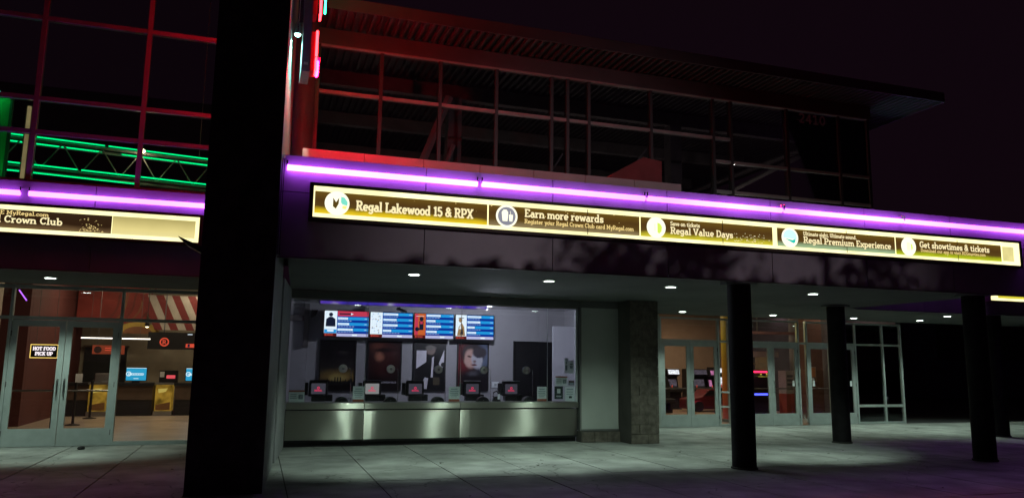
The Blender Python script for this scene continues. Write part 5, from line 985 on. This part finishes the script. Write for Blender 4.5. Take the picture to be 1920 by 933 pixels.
# fallen leaves and a lump on the paving
mb = MB()
def leaf(x, y, s):
    a = random.random()*6.28; p = []
    for k in range(6): r = s*(1 if k % 3 else .55)*random.uniform(.7, 1.2); t = a+k*math.pi/3; p.append((x+r*math.cos(t), y+r*.7*math.sin(t), .006+random.random()*s*.5))
    mb.poly(p)
for x, y in ((4.45, 12.0), (4.3, 11.9), (4.75, 12.6), (4.62, 12.2), (3.9, 11.2), (4.0, 10.9), (1.75, 13.4), (3.0, 12.6), (6.3, 13.0), (7.8, 13.2), (9.3, 12.6), (9.9, 12.9), (8.0, 11.9)): leaf(x, y, random.uniform(.025, .05))
for _ in range(70): leaf(random.uniform(-6, 16), random.uniform(8.5, 15), random.uniform(.012, .032))
stuff(mb.build('fallen_leaves', leaf_m), 'scattered dry leaves and bits on the paving', 'leaves')
lump = tag(MB().lathe((-2.95, 16.05, 0), [(.05, .003), (.07, .02), (.05, .05), (.015, .06)], 9).build('doorstop', black_matte, None, smooth=True), 'small dark lump on the paving before the lobby doors', 'doorstop')

# ------------------------------------------------------------------ car-park lamp and tree behind the viewer (their light and shade reach the fascia)
LP = Vector((9.5, -17.0, 7.0))
pl = thing('street_lamp', 'tall car-park lamp behind the viewer', 'street lamp', (LP.x, LP.y-.6, 0)); MB().tube([(LP.x, LP.y-.6, 0), (LP.x, LP.y-.6, 7.1)], [.10, .06], 14).build('pole', dark_steel, pl, smooth=True); MB().box(LP.x-.18, LP.x+.18, LP.y-.55, LP.y-.02, 7.05, 7.16).build('head', dark_steel, pl); MB().rect(LP.x-.14, LP.x+.14, 6.9, 7.045, LP.y-.1).build('lens', glow('street_lens', (1, .82, .80), 3), pl)
so = lamp('street_lamp_light', 'SPOT', tuple(LP), 3300, (1.0, .82, .90), .05); so.data.spot_size = rad(24); so.data.spot_blend = .75
d = (Vector((6.3, 10.4, 2.7))-LP).normalized(); so.rotation_euler = d.to_track_quat('-Z', 'Y').to_euler()
TX, TY = 9.35, -7.0
tree = thing('tree', 'leafy tree behind the viewer shading the canopy fascia', 'tree', (TX, TY, 0))
mb = MB().tube([(TX, TY, 0), (TX+.03, TY-.02, 2.0), (TX-.08, TY+.05, 4.0), (TX, TY, 5.8)], [.17, .13, .10, .03], 10)
tips = []; random.seed(21)
for xs0, xs1, n_ in ((7.70, 8.60, 9), (8.80, 9.25, 1), (9.35, 9.85, 4), (10.0, 10.2, 1), (10.40, 11.3, 9)):
    for k in range(n_):
        z = random.uniform(3.8, 5.2); q = (random.uniform(xs0, xs1), TY+random.uniform(-.9, .9), random.uniform(5.35, 5.85) if k % 4 else random.uniform(4.4, 5.3)); mb.tube([(TX, TY, z), tuple((Vector((TX, TY, z))+Vector(q))/2+Vector((0, 0, .1))), q], [.035, .022, .01], 6); tips.append(q)
mb.build('trunk', mat('bark', (.06, .045, .035), .9), tree, smooth=True)
mb = MB()
for q in tips:
    for _ in range(150):
        c = Vector(q)+Vector((random.gauss(0, .16), random.gauss(0, .22), random.gauss(0, .14))); s = random.uniform(.03, .07); n1 = Vector((random.gauss(0, 1), random.gauss(0, 1), random.gauss(0, 1))).normalized(); a1 = n1.orthogonal().normalized(); b1 = n1.cross(a1)
        mb.quad(tuple(c-a1*s), tuple(c-b1*s*.5), tuple(c+a1*s), tuple(c+b1*s*.5))
mb.build('crown', mat('foliage', (.05, .08, .03), .8, var=.4), tree)

hd = thing('light_blocking_hedge', 'added dense hedge behind the viewer that blocks low lamp light', 'added hedge', (8, -5.8, 0))  # added to keep low lamp rays from passing under the canopy
bx('opaque_core', hd, mat('bark', (.06, .045, .035), .9), 2.2, 14.5, -6.0, -5.6, 0, 5.28)
mb = MB()
for _ in range(9000):
    x = random.uniform(2, 14.7); t = random.random(); face_ = random.random()
    c = Vector((x, random.choice((-6.05, -5.55))+random.gauss(0, .07), 5.28*t)) if face_ < .6 else Vector((x, random.uniform(-6.1, -5.5), 5.26+abs(random.gauss(0, .05)))); s_ = random.uniform(.04, .08); n1 = Vector((random.gauss(0, 1), random.gauss(0, 1), random.gauss(0, 1))).normalized(); a1 = n1.orthogonal().normalized(); b1 = n1.cross(a1)
    mb.quad(tuple(c-a1*s_), tuple(c-b1*s_*.6), tuple(c+a1*s_), tuple(c+b1*s_*.6))
mb.build('foliage', MATS['foliage'], hd)

for o in list(bpy.data.objects):
    if '_o' in o: del o['_o']
